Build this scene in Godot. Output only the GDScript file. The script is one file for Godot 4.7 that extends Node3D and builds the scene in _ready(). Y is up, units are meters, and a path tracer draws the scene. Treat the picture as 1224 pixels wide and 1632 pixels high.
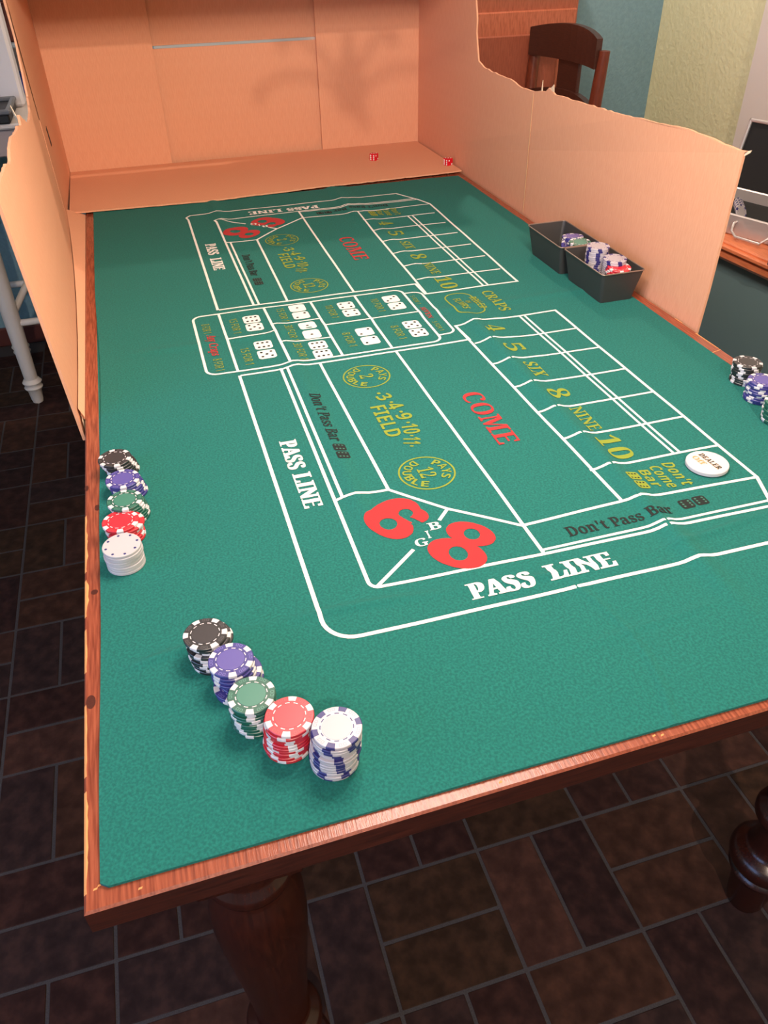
extends Node3D
# Places are given as P(x, y, z): x across the table, y along it (away from the viewer), z above the felt; the floor is at height 0.
const TABLE := 0.75
var mats := {}
var names := {}
var rng := RandomNumberGenerator.new()
var serif: FontVariation
var sans: FontVariation
var sans_thin: FontVariation
var italic: FontVariation
const ORD := ["top", "second", "third", "fourth", "fifth", "sixth", "seventh", "eighth", "ninth", "tenth", "eleventh", "twelfth", "thirteenth", "fourteenth", "fifteenth", "sixteenth", "seventeenth", "eighteenth", "nineteenth", "twentieth"]

func P(x: float, y: float, z: float) -> Vector3:
	return Vector3(x, z + TABLE, -y)

# ---------------------------------------------------------------- mesh helpers
class MB:
	var v := PackedVector3Array()
	var n := PackedVector3Array()
	func tri(a: Vector3, b: Vector3, c: Vector3, na: Vector3, nb: Vector3, nc: Vector3) -> void:
		var g := (b - a).cross(c - a)
		if g.length_squared() < 1e-18:
			return
		if g.dot(na + nb + nc) > 0.0:      # front faces run clockwise
			v.append_array([a, c, b]); n.append_array([na, nc, nb])
		else:
			v.append_array([a, b, c]); n.append_array([na, nb, nc])
	func flat(a: Vector3, b: Vector3, c: Vector3, d: Vector3, out: Vector3) -> void:
		tri(a, b, c, out, out, out); tri(a, c, d, out, out, out)
	func quad(a: Vector3, b: Vector3, c: Vector3, d: Vector3, na: Vector3, nb: Vector3, nc: Vector3, nd: Vector3) -> void:
		tri(a, b, c, na, nb, nc); tri(a, c, d, na, nc, nd)
	func mesh() -> ArrayMesh:
		var arr := []; arr.resize(Mesh.ARRAY_MAX)
		arr[Mesh.ARRAY_VERTEX] = v; arr[Mesh.ARRAY_NORMAL] = n
		var m := ArrayMesh.new()
		m.add_surface_from_arrays(Mesh.PRIMITIVE_TRIANGLES, arr)
		return m
	# chamfered box with centre c, half sizes h, turned by b
	func box(c: Vector3, size: Vector3, ch := 0.002, b := Basis()) -> void:
		var h := size * 0.5
		ch = minf(ch, minf(h.x, minf(h.y, h.z)) * 0.6)
		var ax := [Vector3(1, 0, 0), Vector3(0, 1, 0), Vector3(0, 0, 1)]
		for i in 3:
			var j := (i + 1) % 3
			var k := (i + 2) % 3
			for s in [-1.0, 1.0]:
				var o: Vector3 = ax[i] * h[i] * s
				var u: Vector3 = ax[j] * (h[j] - ch)
				var w: Vector3 = ax[k] * (h[k] - ch)
				flat(c + b * (o - u - w), c + b * (o + u - w), c + b * (o + u + w), c + b * (o - u + w), b * (ax[i] * s))
			for s in [-1.0, 1.0]:
				for t in [-1.0, 1.0]:
					var e0: Vector3 = ax[i] * h[i] * s + ax[j] * (h[j] - ch) * t
					var e1: Vector3 = ax[i] * (h[i] - ch) * s + ax[j] * h[j] * t
					var w2: Vector3 = ax[k] * (h[k] - ch)
					flat(c + b * (e0 - w2), c + b * (e0 + w2), c + b * (e1 + w2), c + b * (e1 - w2), b * (ax[i] * s + ax[j] * t).normalized())
		for s in [-1.0, 1.0]:
			for t in [-1.0, 1.0]:
				for r in [-1.0, 1.0]:
					var d := Vector3(s, t, r)
					var q := Vector3(h.x * s, h.y * t, h.z * r)
					var nn := b * d.normalized()
					tri(c + b * (q - Vector3(0, ch * t, ch * r)), c + b * (q - Vector3(ch * s, 0, ch * r)), c + b * (q - Vector3(ch * s, ch * t, 0)), nn, nn, nn)
	# profile points (radius, height) from the bottom up, turned round the y axis at c
	func lathe(c: Vector3, prof: Array, segs := 32, a0 := 0.0, a1 := TAU, b := Basis()) -> void:
		for i in prof.size() - 1:
			var p0: Vector2 = prof[i]
			var p1: Vector2 = prof[i + 1]
			if p0.distance_to(p1) < 1e-7:
				continue
			var d := (p1 - p0).normalized()
			var n0 := d
			var n1 := d
			if i > 0:
				var pd: Vector2 = (p0 - prof[i - 1]).normalized()
				if pd.dot(d) > 0.72: n0 = (pd + d).normalized()
			if i + 2 < prof.size():
				var nd: Vector2 = (prof[i + 2] - p1).normalized()
				if nd.dot(d) > 0.72: n1 = (nd + d).normalized()
			for s in segs:
				var t0 := a0 + (a1 - a0) * s / segs
				var t1 := a0 + (a1 - a0) * (s + 1) / segs
				var r0 := Vector3(cos(t0), 0, sin(t0))
				var r1 := Vector3(cos(t1), 0, sin(t1))
				var up := Vector3(0, 1, 0)
				quad(c + b * (r0 * p0.x + up * p0.y), c + b * (r1 * p0.x + up * p0.y), c + b * (r1 * p1.x + up * p1.y), c + b * (r0 * p1.x + up * p1.y),
					b * (r0 * n0.y - up * n0.x), b * (r1 * n0.y - up * n0.x), b * (r1 * n1.y - up * n1.x), b * (r0 * n1.y - up * n1.x))
	func tube(path: Array, rad: Array, segs := 12) -> void:
		var rings := []
		var ref := Vector3(0.31, 0.87, 0.12)
		for i in path.size():
			var d: Vector3 = (path[mini(i + 1, path.size() - 1)] - path[maxi(i - 1, 0)]).normalized()
			var u := d.cross(ref).normalized()
			var w := d.cross(u).normalized()
			var ring := []
			for s in segs:
				ring.append(u * cos(TAU * s / segs) + w * sin(TAU * s / segs))
			rings.append(ring)
		for i in path.size() - 1:
			for s in segs:
				var t := (s + 1) % segs
				quad(path[i] + rings[i][s] * rad[i], path[i] + rings[i][t] * rad[i], path[i + 1] + rings[i + 1][t] * rad[i + 1], path[i + 1] + rings[i + 1][s] * rad[i + 1], rings[i][s], rings[i][t], rings[i + 1][t], rings[i + 1][s])
		for e in [0, path.size() - 1]:
			var d2: Vector3 = (path[0] - path[1]).normalized() if e == 0 else (path[e] - path[e - 1]).normalized()
			for s in segs:
				tri(path[e], path[e] + rings[e][s] * rad[e], path[e] + rings[e][(s + 1) % segs] * rad[e], d2, d2, d2)
	# a flat outline (2D) laid out by a function to 3D, with a thickness vector
	func slab(poly: PackedVector2Array, place: Callable, thick: Vector3) -> void:
		var idx := Geometry2D.triangulate_polygon(poly)
		var tn := thick.normalized()
		for i in range(0, idx.size(), 3):
			var a: Vector3 = place.call(poly[idx[i]])
			var b: Vector3 = place.call(poly[idx[i + 1]])
			var c: Vector3 = place.call(poly[idx[i + 2]])
			var g := (b - a).cross(c - a).normalized()
			if g.dot(tn) > 0: g = -g
			tri(a, b, c, g, g, g)
			tri(a + thick, b + thick, c + thick, -g, -g, -g)
		var cw := 1.0 if Geometry2D.is_polygon_clockwise(poly) else -1.0
		for i in poly.size():
			var p: Vector2 = poly[i]
			var q: Vector2 = poly[(i + 1) % poly.size()]
			var m := (p + q) * 0.5
			var o2 := Vector2(-(q - p).y, (q - p).x).normalized() * 0.001 * cw
			var a: Vector3 = place.call(p)
			var b: Vector3 = place.call(q)
			var out: Vector3 = (place.call(m + o2) - place.call(m)).normalized()
			flat(a, b, b + thick, a + thick, out)

func mesh_node(called: String, m: Mesh, mat: Material, parent: Node = null) -> MeshInstance3D:
	var o := MeshInstance3D.new()
	o.mesh = m
	o.material_override = mat
	if parent == null:
		o.name = numbered(called); add_child(o)
	else:
		o.name = called; parent.add_child(o, true)
	return o

func put(called: String, mb: MB, mat: Material, parent: Node = null) -> MeshInstance3D:
	return mesh_node(called, mb.mesh(), mat, parent)

func numbered(called: String) -> String:
	var k: int = names.get(called, 0)
	names[called] = k + 1
	return called if k == 0 else "%s_%03d" % [called, k]

func tag(o: Node, label: String, category := "", group := "", kind := "") -> Node:
	if label: o.set_meta("label", label)
	if category: o.set_meta("category", category)
	if group: o.set_meta("group", group)
	if kind: o.set_meta("kind", kind)
	return o

func thing(called: String, label: String, category: String, at: Vector3 = Vector3.ZERO, group := "") -> Node3D:
	var o := Node3D.new()
	o.name = numbered(called); add_child(o)
	o.position = at
	tag(o, label, category, group)
	return o

func struct(called: String, mb: MB, mat: Material, label: String) -> MeshInstance3D:
	var o := MeshInstance3D.new()
	o.mesh = mb.mesh(); o.material_override = mat; o.name = called
	add_child(o)
	tag(o, label, "", "", "structure")
	return o

# ---------------------------------------------------------------- materials
func plain(c: Color, rough := 0.6, metal := 0.0) -> StandardMaterial3D:
	var m := StandardMaterial3D.new()
	m.albedo_color = c; m.roughness = rough; m.metallic = metal
	return m

func rgb(r: int, g: int, b: int) -> Color:
	return Color(r / 255.0, g / 255.0, b / 255.0)

func noise_tex(freq: float, cols: Array, seed_: int, oct := 4, as_normal := false, bump := 4.0) -> NoiseTexture2D:
	var f := FastNoiseLite.new()
	f.noise_type = FastNoiseLite.TYPE_SIMPLEX_SMOOTH
	f.frequency = freq; f.seed = seed_; f.fractal_octaves = oct
	var t := NoiseTexture2D.new()
	t.width = 512; t.height = 512; t.seamless = true; t.noise = f
	if as_normal:
		t.as_normal_map = true; t.bump_strength = bump
	else:
		var g := Gradient.new()
		var offs := PackedFloat32Array()
		for i in cols.size(): offs.append(0.15 + 0.7 * i / (cols.size() - 1.0))
		g.offsets = offs; g.colors = PackedColorArray(cols)
		t.color_ramp = g
	return t

func textured(cols: Array, scale: Vector3, freq: float, seed_: int, rough: float, bump := 0.0, bscale := Vector3.ONE, bfreq := 0.05, world := true) -> StandardMaterial3D:
	var m := StandardMaterial3D.new()
	m.albedo_texture = noise_tex(freq, cols, seed_)
	m.uv1_triplanar = true; m.uv1_world_triplanar = world
	m.uv1_scale = scale
	m.roughness = rough
	if bump > 0.0:
		m.normal_enabled = true
		m.normal_texture = noise_tex(bfreq, [], seed_ + 7, 4, true, 6.0)
		m.normal_scale = bump
	return m

# ---------------------------------------------------------------- felt print
func felt_h(x: float, y: float) -> float:
	var h := 0.0
	var near := smoothstep(0.93, 0.80, y)
	h += 0.0062 * near * exp(-pow((x - 0.607) / 0.013, 2.0)) * smoothstep(0.05, 0.22, y)
	h += 0.003 * near * exp(-pow((x - 0.63) / 0.03, 2.0)) * smoothstep(0.5, 0.7, y)
	h += 0.0042 * smoothstep(0.25, 0.4, y) * smoothstep(1.0, 0.86, y) * exp(-pow((x - 0.291) / 0.013, 2.0))
	h += 0.0045 * smoothstep(1.3, 1.5, y) * exp(-pow((x - 0.275) / 0.014, 2.0))
	h += 0.0045 * smoothstep(1.3, 1.5, y) * exp(-pow((x - 0.575) / 0.014, 2.0))
	h += 0.0022 * smoothstep(0.95, 1.05, y) * exp(-pow((x - 0.60) / 0.012, 2.0))
	var cy := 0.197 + 0.014 * sin(x * 9.0) + 0.02 * x
	h += 0.0036 * exp(-pow((y - cy - 0.006) / 0.005, 2.0)) * smoothstep(0.012, 0.05, x) * (0.6 + 0.4 * sin(x * 31.0))
	h += 0.0018 * exp(-pow((y - 0.875) / 0.012, 2.0)) * smoothstep(0.03, 0.1, x)
	h += 0.0012 * exp(-pow((x - 0.463 - 0.02 * sin(y * 17.0)) / 0.004, 2.0)) * smoothstep(0.21, 0.17, y)
	h += 0.0014 * exp(-pow((y - 0.1 - 0.08 * (x - 0.4)) / 0.004, 2.0)) * smoothstep(0.42, 0.46, x) * smoothstep(0.62, 0.55, x)
	h += 0.0004 * sin(x * 37.0 + y * 11.0) * sin(y * 29.0 - x * 7.0)
	return h

func F(x: float, y: float, lift := 0.0004) -> Vector3:
	return P(x, y, felt_h(x, y) + lift)

# a line of ink of width w through points, rounded at its corners
func ink(mb: MB, pts: Array, w := 0.0042, closed := false, lift := 0.0004) -> void:
	var up := Vector3.UP
	var fine := []
	var n := pts.size() + (1 if closed else 0)
	for i in n - 1:
		var a: Vector2 = pts[i]
		var b: Vector2 = pts[(i + 1) % pts.size()]
		var k := maxi(1, int(a.distance_to(b) / 0.008))
		for j in k: fine.append(a.lerp(b, float(j) / k))
	fine.append(pts[0] if closed else pts[pts.size() - 1])
	var sides := []
	for i in fine.size():
		var p: Vector2 = fine[i]
		var before: Vector2 = fine[i - 1] if i > 0 else (fine[fine.size() - 2] if closed else p)
		var after: Vector2 = fine[i + 1] if i + 1 < fine.size() else (fine[1] if closed else p)
		var d0 := (p - before).normalized()
		var d1 := (after - p).normalized()
		var t := (d0 + d1).normalized()
		var nn := Vector2(-t.y, t.x)
		var wide := w * 0.5 / maxf(0.5, maxf(absf(t.dot(d0)), absf(t.dot(d1))))
		sides.append([p + nn * wide, p - nn * wide])
	for i in fine.size() - 1:
		var a0: Vector2 = sides[i][0]
		var a1: Vector2 = sides[i][1]
		var b0: Vector2 = sides[i + 1][0]
		var b1: Vector2 = sides[i + 1][1]
		mb.flat(F(a0.x, a0.y, lift), F(a1.x, a1.y, lift), F(b1.x, b1.y, lift), F(b0.x, b0.y, lift), up)

func arc_pts(c: Vector2, r: Vector2, a0: float, a1: float, k := 40) -> Array:
	var out := []
	for i in k + 1:
		var a := a0 + (a1 - a0) * i / k
		out.append(c + Vector2(cos(a) * r.x, sin(a) * r.y))
	return out

func round_rect(x0: float, y0: float, x1: float, y1: float, r: float, k := 6) -> Array:
	var out := []
	for q in [[x1 - r, y1 - r, 0.0], [x0 + r, y1 - r, PI / 2], [x0 + r, y0 + r, PI], [x1 - r, y0 + r, 1.5 * PI]]:
		out.append_array(arc_pts(Vector2(q[0], q[1]), Vector2(r, r), q[2], q[2] + PI / 2, k))
	return out

# triangles of a line of text, as 2D points, baseline start at 0,0 and fitted to w by h
func text_tris(s: String, font: Font) -> PackedVector2Array:
	var t := TextMesh.new()
	t.text = s; t.font = font; t.font_size = 64; t.depth = 0.0; t.pixel_size = 0.01; t.curve_step = 1.0
	var arr := t.get_mesh_arrays()
	var v: PackedVector3Array = arr[Mesh.ARRAY_VERTEX]
	var nn: PackedVector3Array = arr[Mesh.ARRAY_NORMAL]
	var out := PackedVector2Array()
	var ix: PackedInt32Array = arr[Mesh.ARRAY_INDEX] if arr[Mesh.ARRAY_INDEX] != null else PackedInt32Array()
	var cnt := ix.size() if ix.size() else v.size()
	for i in range(0, cnt, 3):
		var a := ix[i] if ix.size() else i
		var b := ix[i + 1] if ix.size() else i + 1
		var c := ix[i + 2] if ix.size() else i + 2
		if nn[a].z > 0.5:
			out.append_array([Vector2(v[a].x, v[a].y), Vector2(v[b].x, v[b].y), Vector2(v[c].x, v[c].y)])
	return out

func fit_text(s: String, font: Font, w: float, h: float, slant := 0.0) -> PackedVector2Array:
	var pts := text_tris(s, font)
	if pts.is_empty(): return pts
	var lo := pts[0]
	var hi := pts[0]
	for p in pts:
		lo = lo.min(p); hi = hi.max(p)
	var out := PackedVector2Array()
	for p in pts:
		var q := (p - lo) / (hi - lo)
		out.append(Vector2(q.x * w + slant * (q.y - 0.5) * h, q.y * h))
	return out

# text whose box is centred on c; dir is the reading direction (unit), letters stand to its left
func text(mb: MB, s: String, font: Font, c: Vector2, dir: Vector2, w: float, h: float, slant := 0.0) -> void:
	var up := Vector2(-dir.y, dir.x)
	var pts := fit_text(s, font, w, h, slant)
	for i in range(0, pts.size(), 3):
		var q := []
		for j in 3:
			q.append(c + dir * (pts[i + j].x - w * 0.5) + up * (pts[i + j].y - h * 0.5))
		drape(mb, q[0], q[1], q[2], 0)

func drape(mb: MB, a: Vector2, b: Vector2, c: Vector2, depth: int) -> void:
	var l := [a.distance_squared_to(b), b.distance_squared_to(c), c.distance_squared_to(a)]
	var most: float = maxf(l[0], maxf(l[1], l[2]))
	if most < 0.000036 or depth > 7:
		mb.tri(F(a.x, a.y, 0.0007), F(b.x, b.y, 0.0007), F(c.x, c.y, 0.0007), Vector3.UP, Vector3.UP, Vector3.UP)
	elif most == l[0]:
		drape(mb, a, (a + b) / 2, c, depth + 1); drape(mb, (a + b) / 2, b, c, depth + 1)
	elif most == l[1]:
		drape(mb, a, b, (b + c) / 2, depth + 1); drape(mb, a, (b + c) / 2, c, depth + 1)
	else:
		drape(mb, a, b, (c + a) / 2, depth + 1); drape(mb, (c + a) / 2, b, c, depth + 1)

func line(felt: Node, pts: Array, w := 0.0042, closed := false, mat: Material = null) -> void:
	var mb := MB.new()
	ink(mb, pts, w, closed)
	put("printed_line", mb, mat if mat else mats.ink_white, felt)

func words(felt: Node, mat: Material, s: String, font: Font, c: Vector2, dir: Vector2, w: float, h: float, slant := 0.0, heavy := 0.0) -> void:
	var mb := MB.new()
	text(mb, s, font, c, dir, w, h, slant)
	if heavy > 0.0:            # a heavier cut of the face
		text(mb, s, font, c + dir * heavy, dir, w, h, slant)
		text(mb, s, font, c - dir * heavy, dir, w, h, slant)
	put("printed_lettering", mb, mat, felt)

func printed_blob(felt: Node, mat: Material, inside: Callable, c: Vector2, up: Vector2, half: float) -> void:
	var mb := MB.new()
	blob(mb, inside, c, up, half)
	put("printed_numeral", mb, mat, felt)

func arc_words(felt: Node, mat: Material, s: String, font: Font, c: Vector2, r: float, a0: float, a1: float, w: float, h: float, outward: bool) -> void:
	var mb := MB.new()
	arc_text(mb, s, font, c, r, a0, a1, w, h, outward)
	put("printed_lettering", mb, mat, felt)

func arc_text(mb: MB, s: String, font: Font, c: Vector2, r: float, a0: float, a1: float, w: float, h: float, outward: bool) -> void:
	for i in s.length():
		var a := a0 + (a1 - a0) * i / maxf(1.0, s.length() - 1.0)
		var rad := Vector2(cos(a), sin(a))
		var up := rad if outward else -rad
		text(mb, s[i], font, c + rad * r, Vector2(up.y, -up.x), w, h)

# a shape given by a test on local (u, v), laid at c with the up direction up
func blob(mb: MB, inside: Callable, c: Vector2, up: Vector2, half: float, step := 0.0005) -> void:
	var right := Vector2(up.y, -up.x)
	var v := -half
	while v < half:
		var u := -half
		var start := 0.0
		var on := false
		while u <= half + step:
			var now: bool = inside.call(u, v) and u <= half
			if now and not on: start = u
			if on and not now:
				var k := maxi(1, int((u - start) / 0.01))
				for j in k:
					var u0 := start + (u - start) * j / k
					var u1 := start + (u - start) * (j + 1) / k
					var q := []
					for e in [Vector2(u0, v), Vector2(u1, v), Vector2(u1, v + step), Vector2(u0, v + step)]:
						var p: Vector2 = c + right * e.x + up * e.y
						q.append(F(p.x, p.y, 0.0005))
					mb.flat(q[0], q[1], q[2], q[3], Vector3.UP)
			on = now
			u += step
		v += step

func ell(u: float, v: float, cu: float, cv: float, a: float, b: float, turn := 0.0) -> bool:
	var p := (Vector2(u, v) - Vector2(cu, cv)).rotated(-turn)
	return (p.x * p.x) / (a * a) + (p.y * p.y) / (b * b) < 1.0

func eight_shape(u: float, v: float) -> bool:
	if ell(u, v, 0.0015, -0.0175, 0.0098, 0.0118, 0.9) or ell(u, v, 0.0015, 0.0195, 0.0088, 0.0098, 0.9): return false
	return ell(u, v, 0.0, -0.0175, 0.0335, 0.0225) or ell(u, v, 0.0, 0.0195, 0.0285, 0.0195)

func six_shape(u: float, v: float) -> bool:
	if ell(u, v, 0.001, -0.0145, 0.0100, 0.0105, 0.6): return false
	if ell(u, v, 0.003, 0.0135, 0.0082, 0.0085): return false
	if ell(u, v, 0.017, 0.0085, 0.016, 0.0035, 0.1): return false
	if u > 0.020 and v > 0.002 and v < 0.010: return false
	return ell(u, v, 0.001, -0.0145, 0.0315, 0.0225) or ell(u, v, -0.0045, 0.003, 0.0275, 0.0345, 0.1) or ell(u, v, 0.014, 0.0185, 0.0155, 0.013)

# a printed die face: rounded white square and its spots; side s, spots for reading direction dir
func die_print(felt: Node, mat: Material, dark: MB, c: Vector2, sx: float, sy: float, n: int, across: bool) -> void:
	var white := MB.new()
	var pts := round_rect(c.x - sx / 2, c.y - sy / 2, c.x + sx / 2, c.y + sy / 2, minf(sx, sy) * 0.2)
	for i in pts.size():
		var a: Vector2 = pts[i]
		var b: Vector2 = pts[(i + 1) % pts.size()]
		white.tri(F(c.x, c.y, 0.0004), F(a.x, a.y, 0.0004), F(b.x, b.y, 0.0004), Vector3.UP, Vector3.UP, Vector3.UP)
	put("printed_die", white, mat, felt)
	var at := {1: [Vector2(0, 0)], 2: [Vector2(-1, -1), Vector2(1, 1)], 3: [Vector2(-1, -1), Vector2(0, 0), Vector2(1, 1)], 4: [Vector2(-1, -1), Vector2(1, 1), Vector2(-1, 1), Vector2(1, -1)],
		5: [Vector2(-1, -1), Vector2(1, 1), Vector2(-1, 1), Vector2(1, -1), Vector2(0, 0)], 6: [Vector2(-1, -1), Vector2(1, 1), Vector2(-1, 1), Vector2(1, -1), Vector2(0, 1), Vector2(0, -1)]}
	for p in at[n]:
		var q: Vector2 = p
		if not across: q = Vector2(p.y, p.x)
		var d := c + Vector2(q.x * sx * 0.27, q.y * sy * 0.25)
		var ring := arc_pts(d, Vector2(sx, sy) * 0.085, 0, TAU, 8)
		for i in 8:
			dark.tri(F(d.x, d.y, 0.0008), F(ring[i].x, ring[i].y, 0.0008), F(ring[i + 1].x, ring[i + 1].y, 0.0008), Vector3.UP, Vector3.UP, Vector3.UP)

func build_felt() -> void:
	var W := 0.914
	var L := 1.675
	var felt := thing("craps_felt", "green felt craps layout mat with white lines spread over the wooden table", "felt mat")
	var mb := MB.new()
	var nx := 230
	var ny := 440
	var hs := []
	for i in nx + 1:
		var row := PackedVector3Array()
		for j in ny + 1:
			var x := W * i / nx
			var y := L * j / ny
			var e := 0.0
			if i == 0: e = -0.0015 + 0.006 * smoothstep(0.4, 0.8, y) * smoothstep(1.2, 0.8, y) - 0.004 * smoothstep(0.3, 0.05, y)
			if j == 0: e = 0.0
			row.append(P(x + e, y, felt_h(x, y)))
		hs.append(row)
	var nor := func(i: int, j: int) -> Vector3:
		var x := W * i / nx
		var y := L * j / ny
		var gx := (felt_h(x + 0.002, y) - felt_h(x - 0.002, y)) / 0.004
		var gy := (felt_h(x, y + 0.002) - felt_h(x, y - 0.002)) / 0.004
		return Vector3(-gx, 1.0, gy).normalized()
	var ns := []
	for i in nx + 1:
		var row := PackedVector3Array()
		for j in ny + 1: row.append(nor.call(i, j))
		ns.append(row)
	for i in nx:
		for j in ny:
			mb.quad(hs[i][j], hs[i + 1][j], hs[i + 1][j + 1], hs[i][j + 1], ns[i][j], ns[i + 1][j], ns[i + 1][j + 1], ns[i][j + 1])
	var dn := Vector3(0, -1, 0)
	for i in nx:
		for j in [0, ny]:
			var a: Vector3 = hs[i][j]
			var b: Vector3 = hs[i + 1][j]
			mb.flat(a, b, Vector3(b.x, TABLE - 0.0029, b.z), Vector3(a.x, TABLE - 0.0029, a.z), Vector3(0, 0, 1 if j == 0 else -1))
	for j in ny:
		for i in [0, nx]:
			var a: Vector3 = hs[i][j]
			var b: Vector3 = hs[i][j + 1]
			mb.flat(a, b, Vector3(b.x, TABLE - 0.0029, b.z), Vector3(a.x, TABLE - 0.0029, a.z), Vector3(-1 if i == 0 else 1, 0, 0))
	mb.flat(P(0, 0, -0.0029), P(W, 0, -0.0029), P(W, L, -0.0029), P(0, L, -0.0029), dn)
	put("cloth", mb, mats.felt, felt)

	# ---- white lines; the far half mirrors the near half about y = 0.8745
	var mid := 1.749
	for half in 2:
		var m := func(pts: Array) -> Array:
			if half == 0: return pts
			var o := []
			for p in pts: o.append(Vector2(p.x, mid - p.y))
			return o
		var outer := [Vector2(0.205, 0.746), Vector2(0.206, 0.212)]
		outer.append_array(arc_pts(Vector2(0.237, 0.210), Vector2(0.031, 0.031), PI, 1.5 * PI, 8) if half == 0 else [Vector2(0.203, 0.195), Vector2(0.205, 0.19), Vector2(0.213, 0.18)])
		outer.append_array([Vector2(0.30, 0.178), Vector2(0.712, 0.176), Vector2(0.738, 0.226), Vector2(0.747, 0.243), Vector2(0.762, 0.284), Vector2(0.7585, 0.81), Vector2(0.574, 0.806), Vector2(0.5765, 0.75), Vector2(0.207, 0.746)])
		if half == 1:
			outer[outer.size() - 3] = Vector2(0.572, mid - 0.952); outer[outer.size() - 4] = Vector2(0.753, mid - 0.953)
			outer[outer.size() - 2] = Vector2(0.570, 0.746)
		line(felt, m.call(outer), 0.0045)
		line(felt, m.call([Vector2(0.574, 0.806 if half == 0 else mid - 0.952), Vector2(0.5835, 0.291 if half == 0 else 0.290)]), 0.0042)
		# inner frame with the six and eight corner
		var inner := [Vector2(0.2685, 0.748), Vector2(0.2645, 0.255)]
		inner.append_array(arc_pts(Vector2(0.2745, 0.249), Vector2(0.010, 0.010), PI, 1.5 * PI, 5) if half == 0 else [Vector2(0.262, 0.24)])
		inner.append_array([Vector2(0.35, 0.2365), Vector2(0.455, 0.234), Vector2(0.741, 0.231)])
		line(felt, m.call(inner), 0.0042)
		line(felt, m.call([Vector2(0.278, 0.748), Vector2(0.2755, 0.399)]), 0.0038)
		line(felt, m.call([Vector2(0.2655, 0.396), Vector2(0.2755, 0.399), Vector2(0.332, 0.398), Vector2(0.386, 0.341), Vector2(0.4545, 0.286), Vector2(0.583, 0.291), Vector2(0.761, 0.284)]), 0.0042)
		line(felt, m.call([Vector2(0.329, 0.747), Vector2(0.332, 0.398)]), 0.0042)
		line(felt, m.call([Vector2(0.452, 0.748), Vector2(0.4565, 0.234)]), 0.0042)
		line(felt, m.call([Vector2(0.457, 0.2405), Vector2(0.744, 0.2405)]), 0.0036)
		# broken diagonal between the six and the eight
		line(felt, m.call([Vector2(0.386, 0.341), Vector2(0.3695, 0.3235)]), 0.0042)
		line(felt, m.call([Vector2(0.3255, 0.284), Vector2(0.2715, 0.240)]), 0.0042)
		# point boxes
		var rows := [0.359, 0.434, 0.507, 0.582, 0.659, 0.733] if half == 0 else [1.022, 1.097, 1.172, 1.249, 1.323, 1.395]
		for r in rows:
			line(felt, [Vector2(0.579, r), Vector2(0.761 if half == 0 else 0.7485, r)], 0.004)
		var y0 := 0.359 if half == 0 else 0.952
		var y1 := 0.806 if half == 0 else 1.396
		line(felt, [Vector2(0.697, y0), Vector2(0.6905, y1)] if half == 0 else [Vector2(0.685, y0), Vector2(0.684, y1)], 0.0036)
		line(felt, [Vector2(0.7055, y0), Vector2(0.6995, y1)] if half == 0 else [Vector2(0.6945, y0), Vector2(0.6945, y1)], 0.0036)

	# ---- centre box
	line(felt, round_rect(0.159, 0.761, 0.535, 0.986, 0.016), 0.0042, true)
	line(felt, [Vector2(0.204, 0.986), Vector2(0.205, 0.761)])
	line(felt, [Vector2(0.283, 0.986), Vector2(0.286, 0.761)])
	line(felt, [Vector2(0.367, 0.986), Vector2(0.369, 0.761)])
	line(felt, [Vector2(0.448, 0.986), Vector2(0.450, 0.761)])
	line(felt, [Vector2(0.205, 0.875), Vector2(0.284, 0.880)])
	line(felt, [Vector2(0.284, 0.909), Vector2(0.367, 0.909)], 0.0036)
	line(felt, [Vector2(0.285, 0.835), Vector2(0.368, 0.832)], 0.0036)
	line(felt, [Vector2(0.368, 0.877), Vector2(0.535, 0.879)])
	var tab := [Vector2(0.536, 0.966)]
	tab.append_array(arc_pts(Vector2(0.551, 0.952), Vector2(0.015, 0.014), PI / 2, 0, 6))
	tab.append_array(arc_pts(Vector2(0.552, 0.797), Vector2(0.014, 0.014), 0, -PI / 2, 6))
	tab.append(Vector2(0.536, 0.782))
	line(felt, tab, 0.004)
	var dd := MB.new()
	var faces := [[0.255, 0.9445, 6], [0.255, 0.912, 5], [0.257, 0.839, 6], [0.257, 0.8045, 5], [0.339, 0.966, 1], [0.339, 0.933, 2], [0.340, 0.8865, 1], [0.340, 0.852, 1], [0.3405, 0.8095, 6], [0.3405, 0.777, 6],
		[0.423, 0.949, 4], [0.424, 0.916, 4], [0.425, 0.834, 2], [0.425, 0.800, 2], [0.506, 0.950, 3], [0.507, 0.917, 3], [0.507, 0.835, 5], [0.508, 0.802, 5]]
	for f in faces:
		die_print(felt, mats.ink_white, dd, Vector2(f[0], f[1]), 0.0285, 0.0300, f[2], true)

	# ---- lettering
	var R := Vector2(1, 0)
	var D := Vector2(0, -1)
	var Lf := Vector2(-1, 0)
	words(felt, mats.ink_white, "PASS", serif, Vector2(0.3925, 0.2025), R, 0.069, 0.0235, 0.0, 0.0011)
	words(felt, mats.ink_white, "LINE", serif, Vector2(0.483, 0.2045), R, 0.075, 0.0235, 0.0, 0.0011)
	words(felt, mats.ink_white, "PASS", serif, Vector2(0.2375, 0.5095), D, 0.0665, 0.0225, 0.0, 0.0011)
	words(felt, mats.ink_white, "LINE", serif, Vector2(0.2395, 0.4285), D, 0.072, 0.0225, 0.0, 0.0011)
	words(felt, mats.ink_white, "PASS", serif, Vector2(0.2335, 1.322), D, 0.068, 0.0225, 0.0, 0.0011)
	words(felt, mats.ink_white, "LINE", serif, Vector2(0.2335, 1.232), D, 0.067, 0.0225, 0.0, 0.0011)
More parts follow.
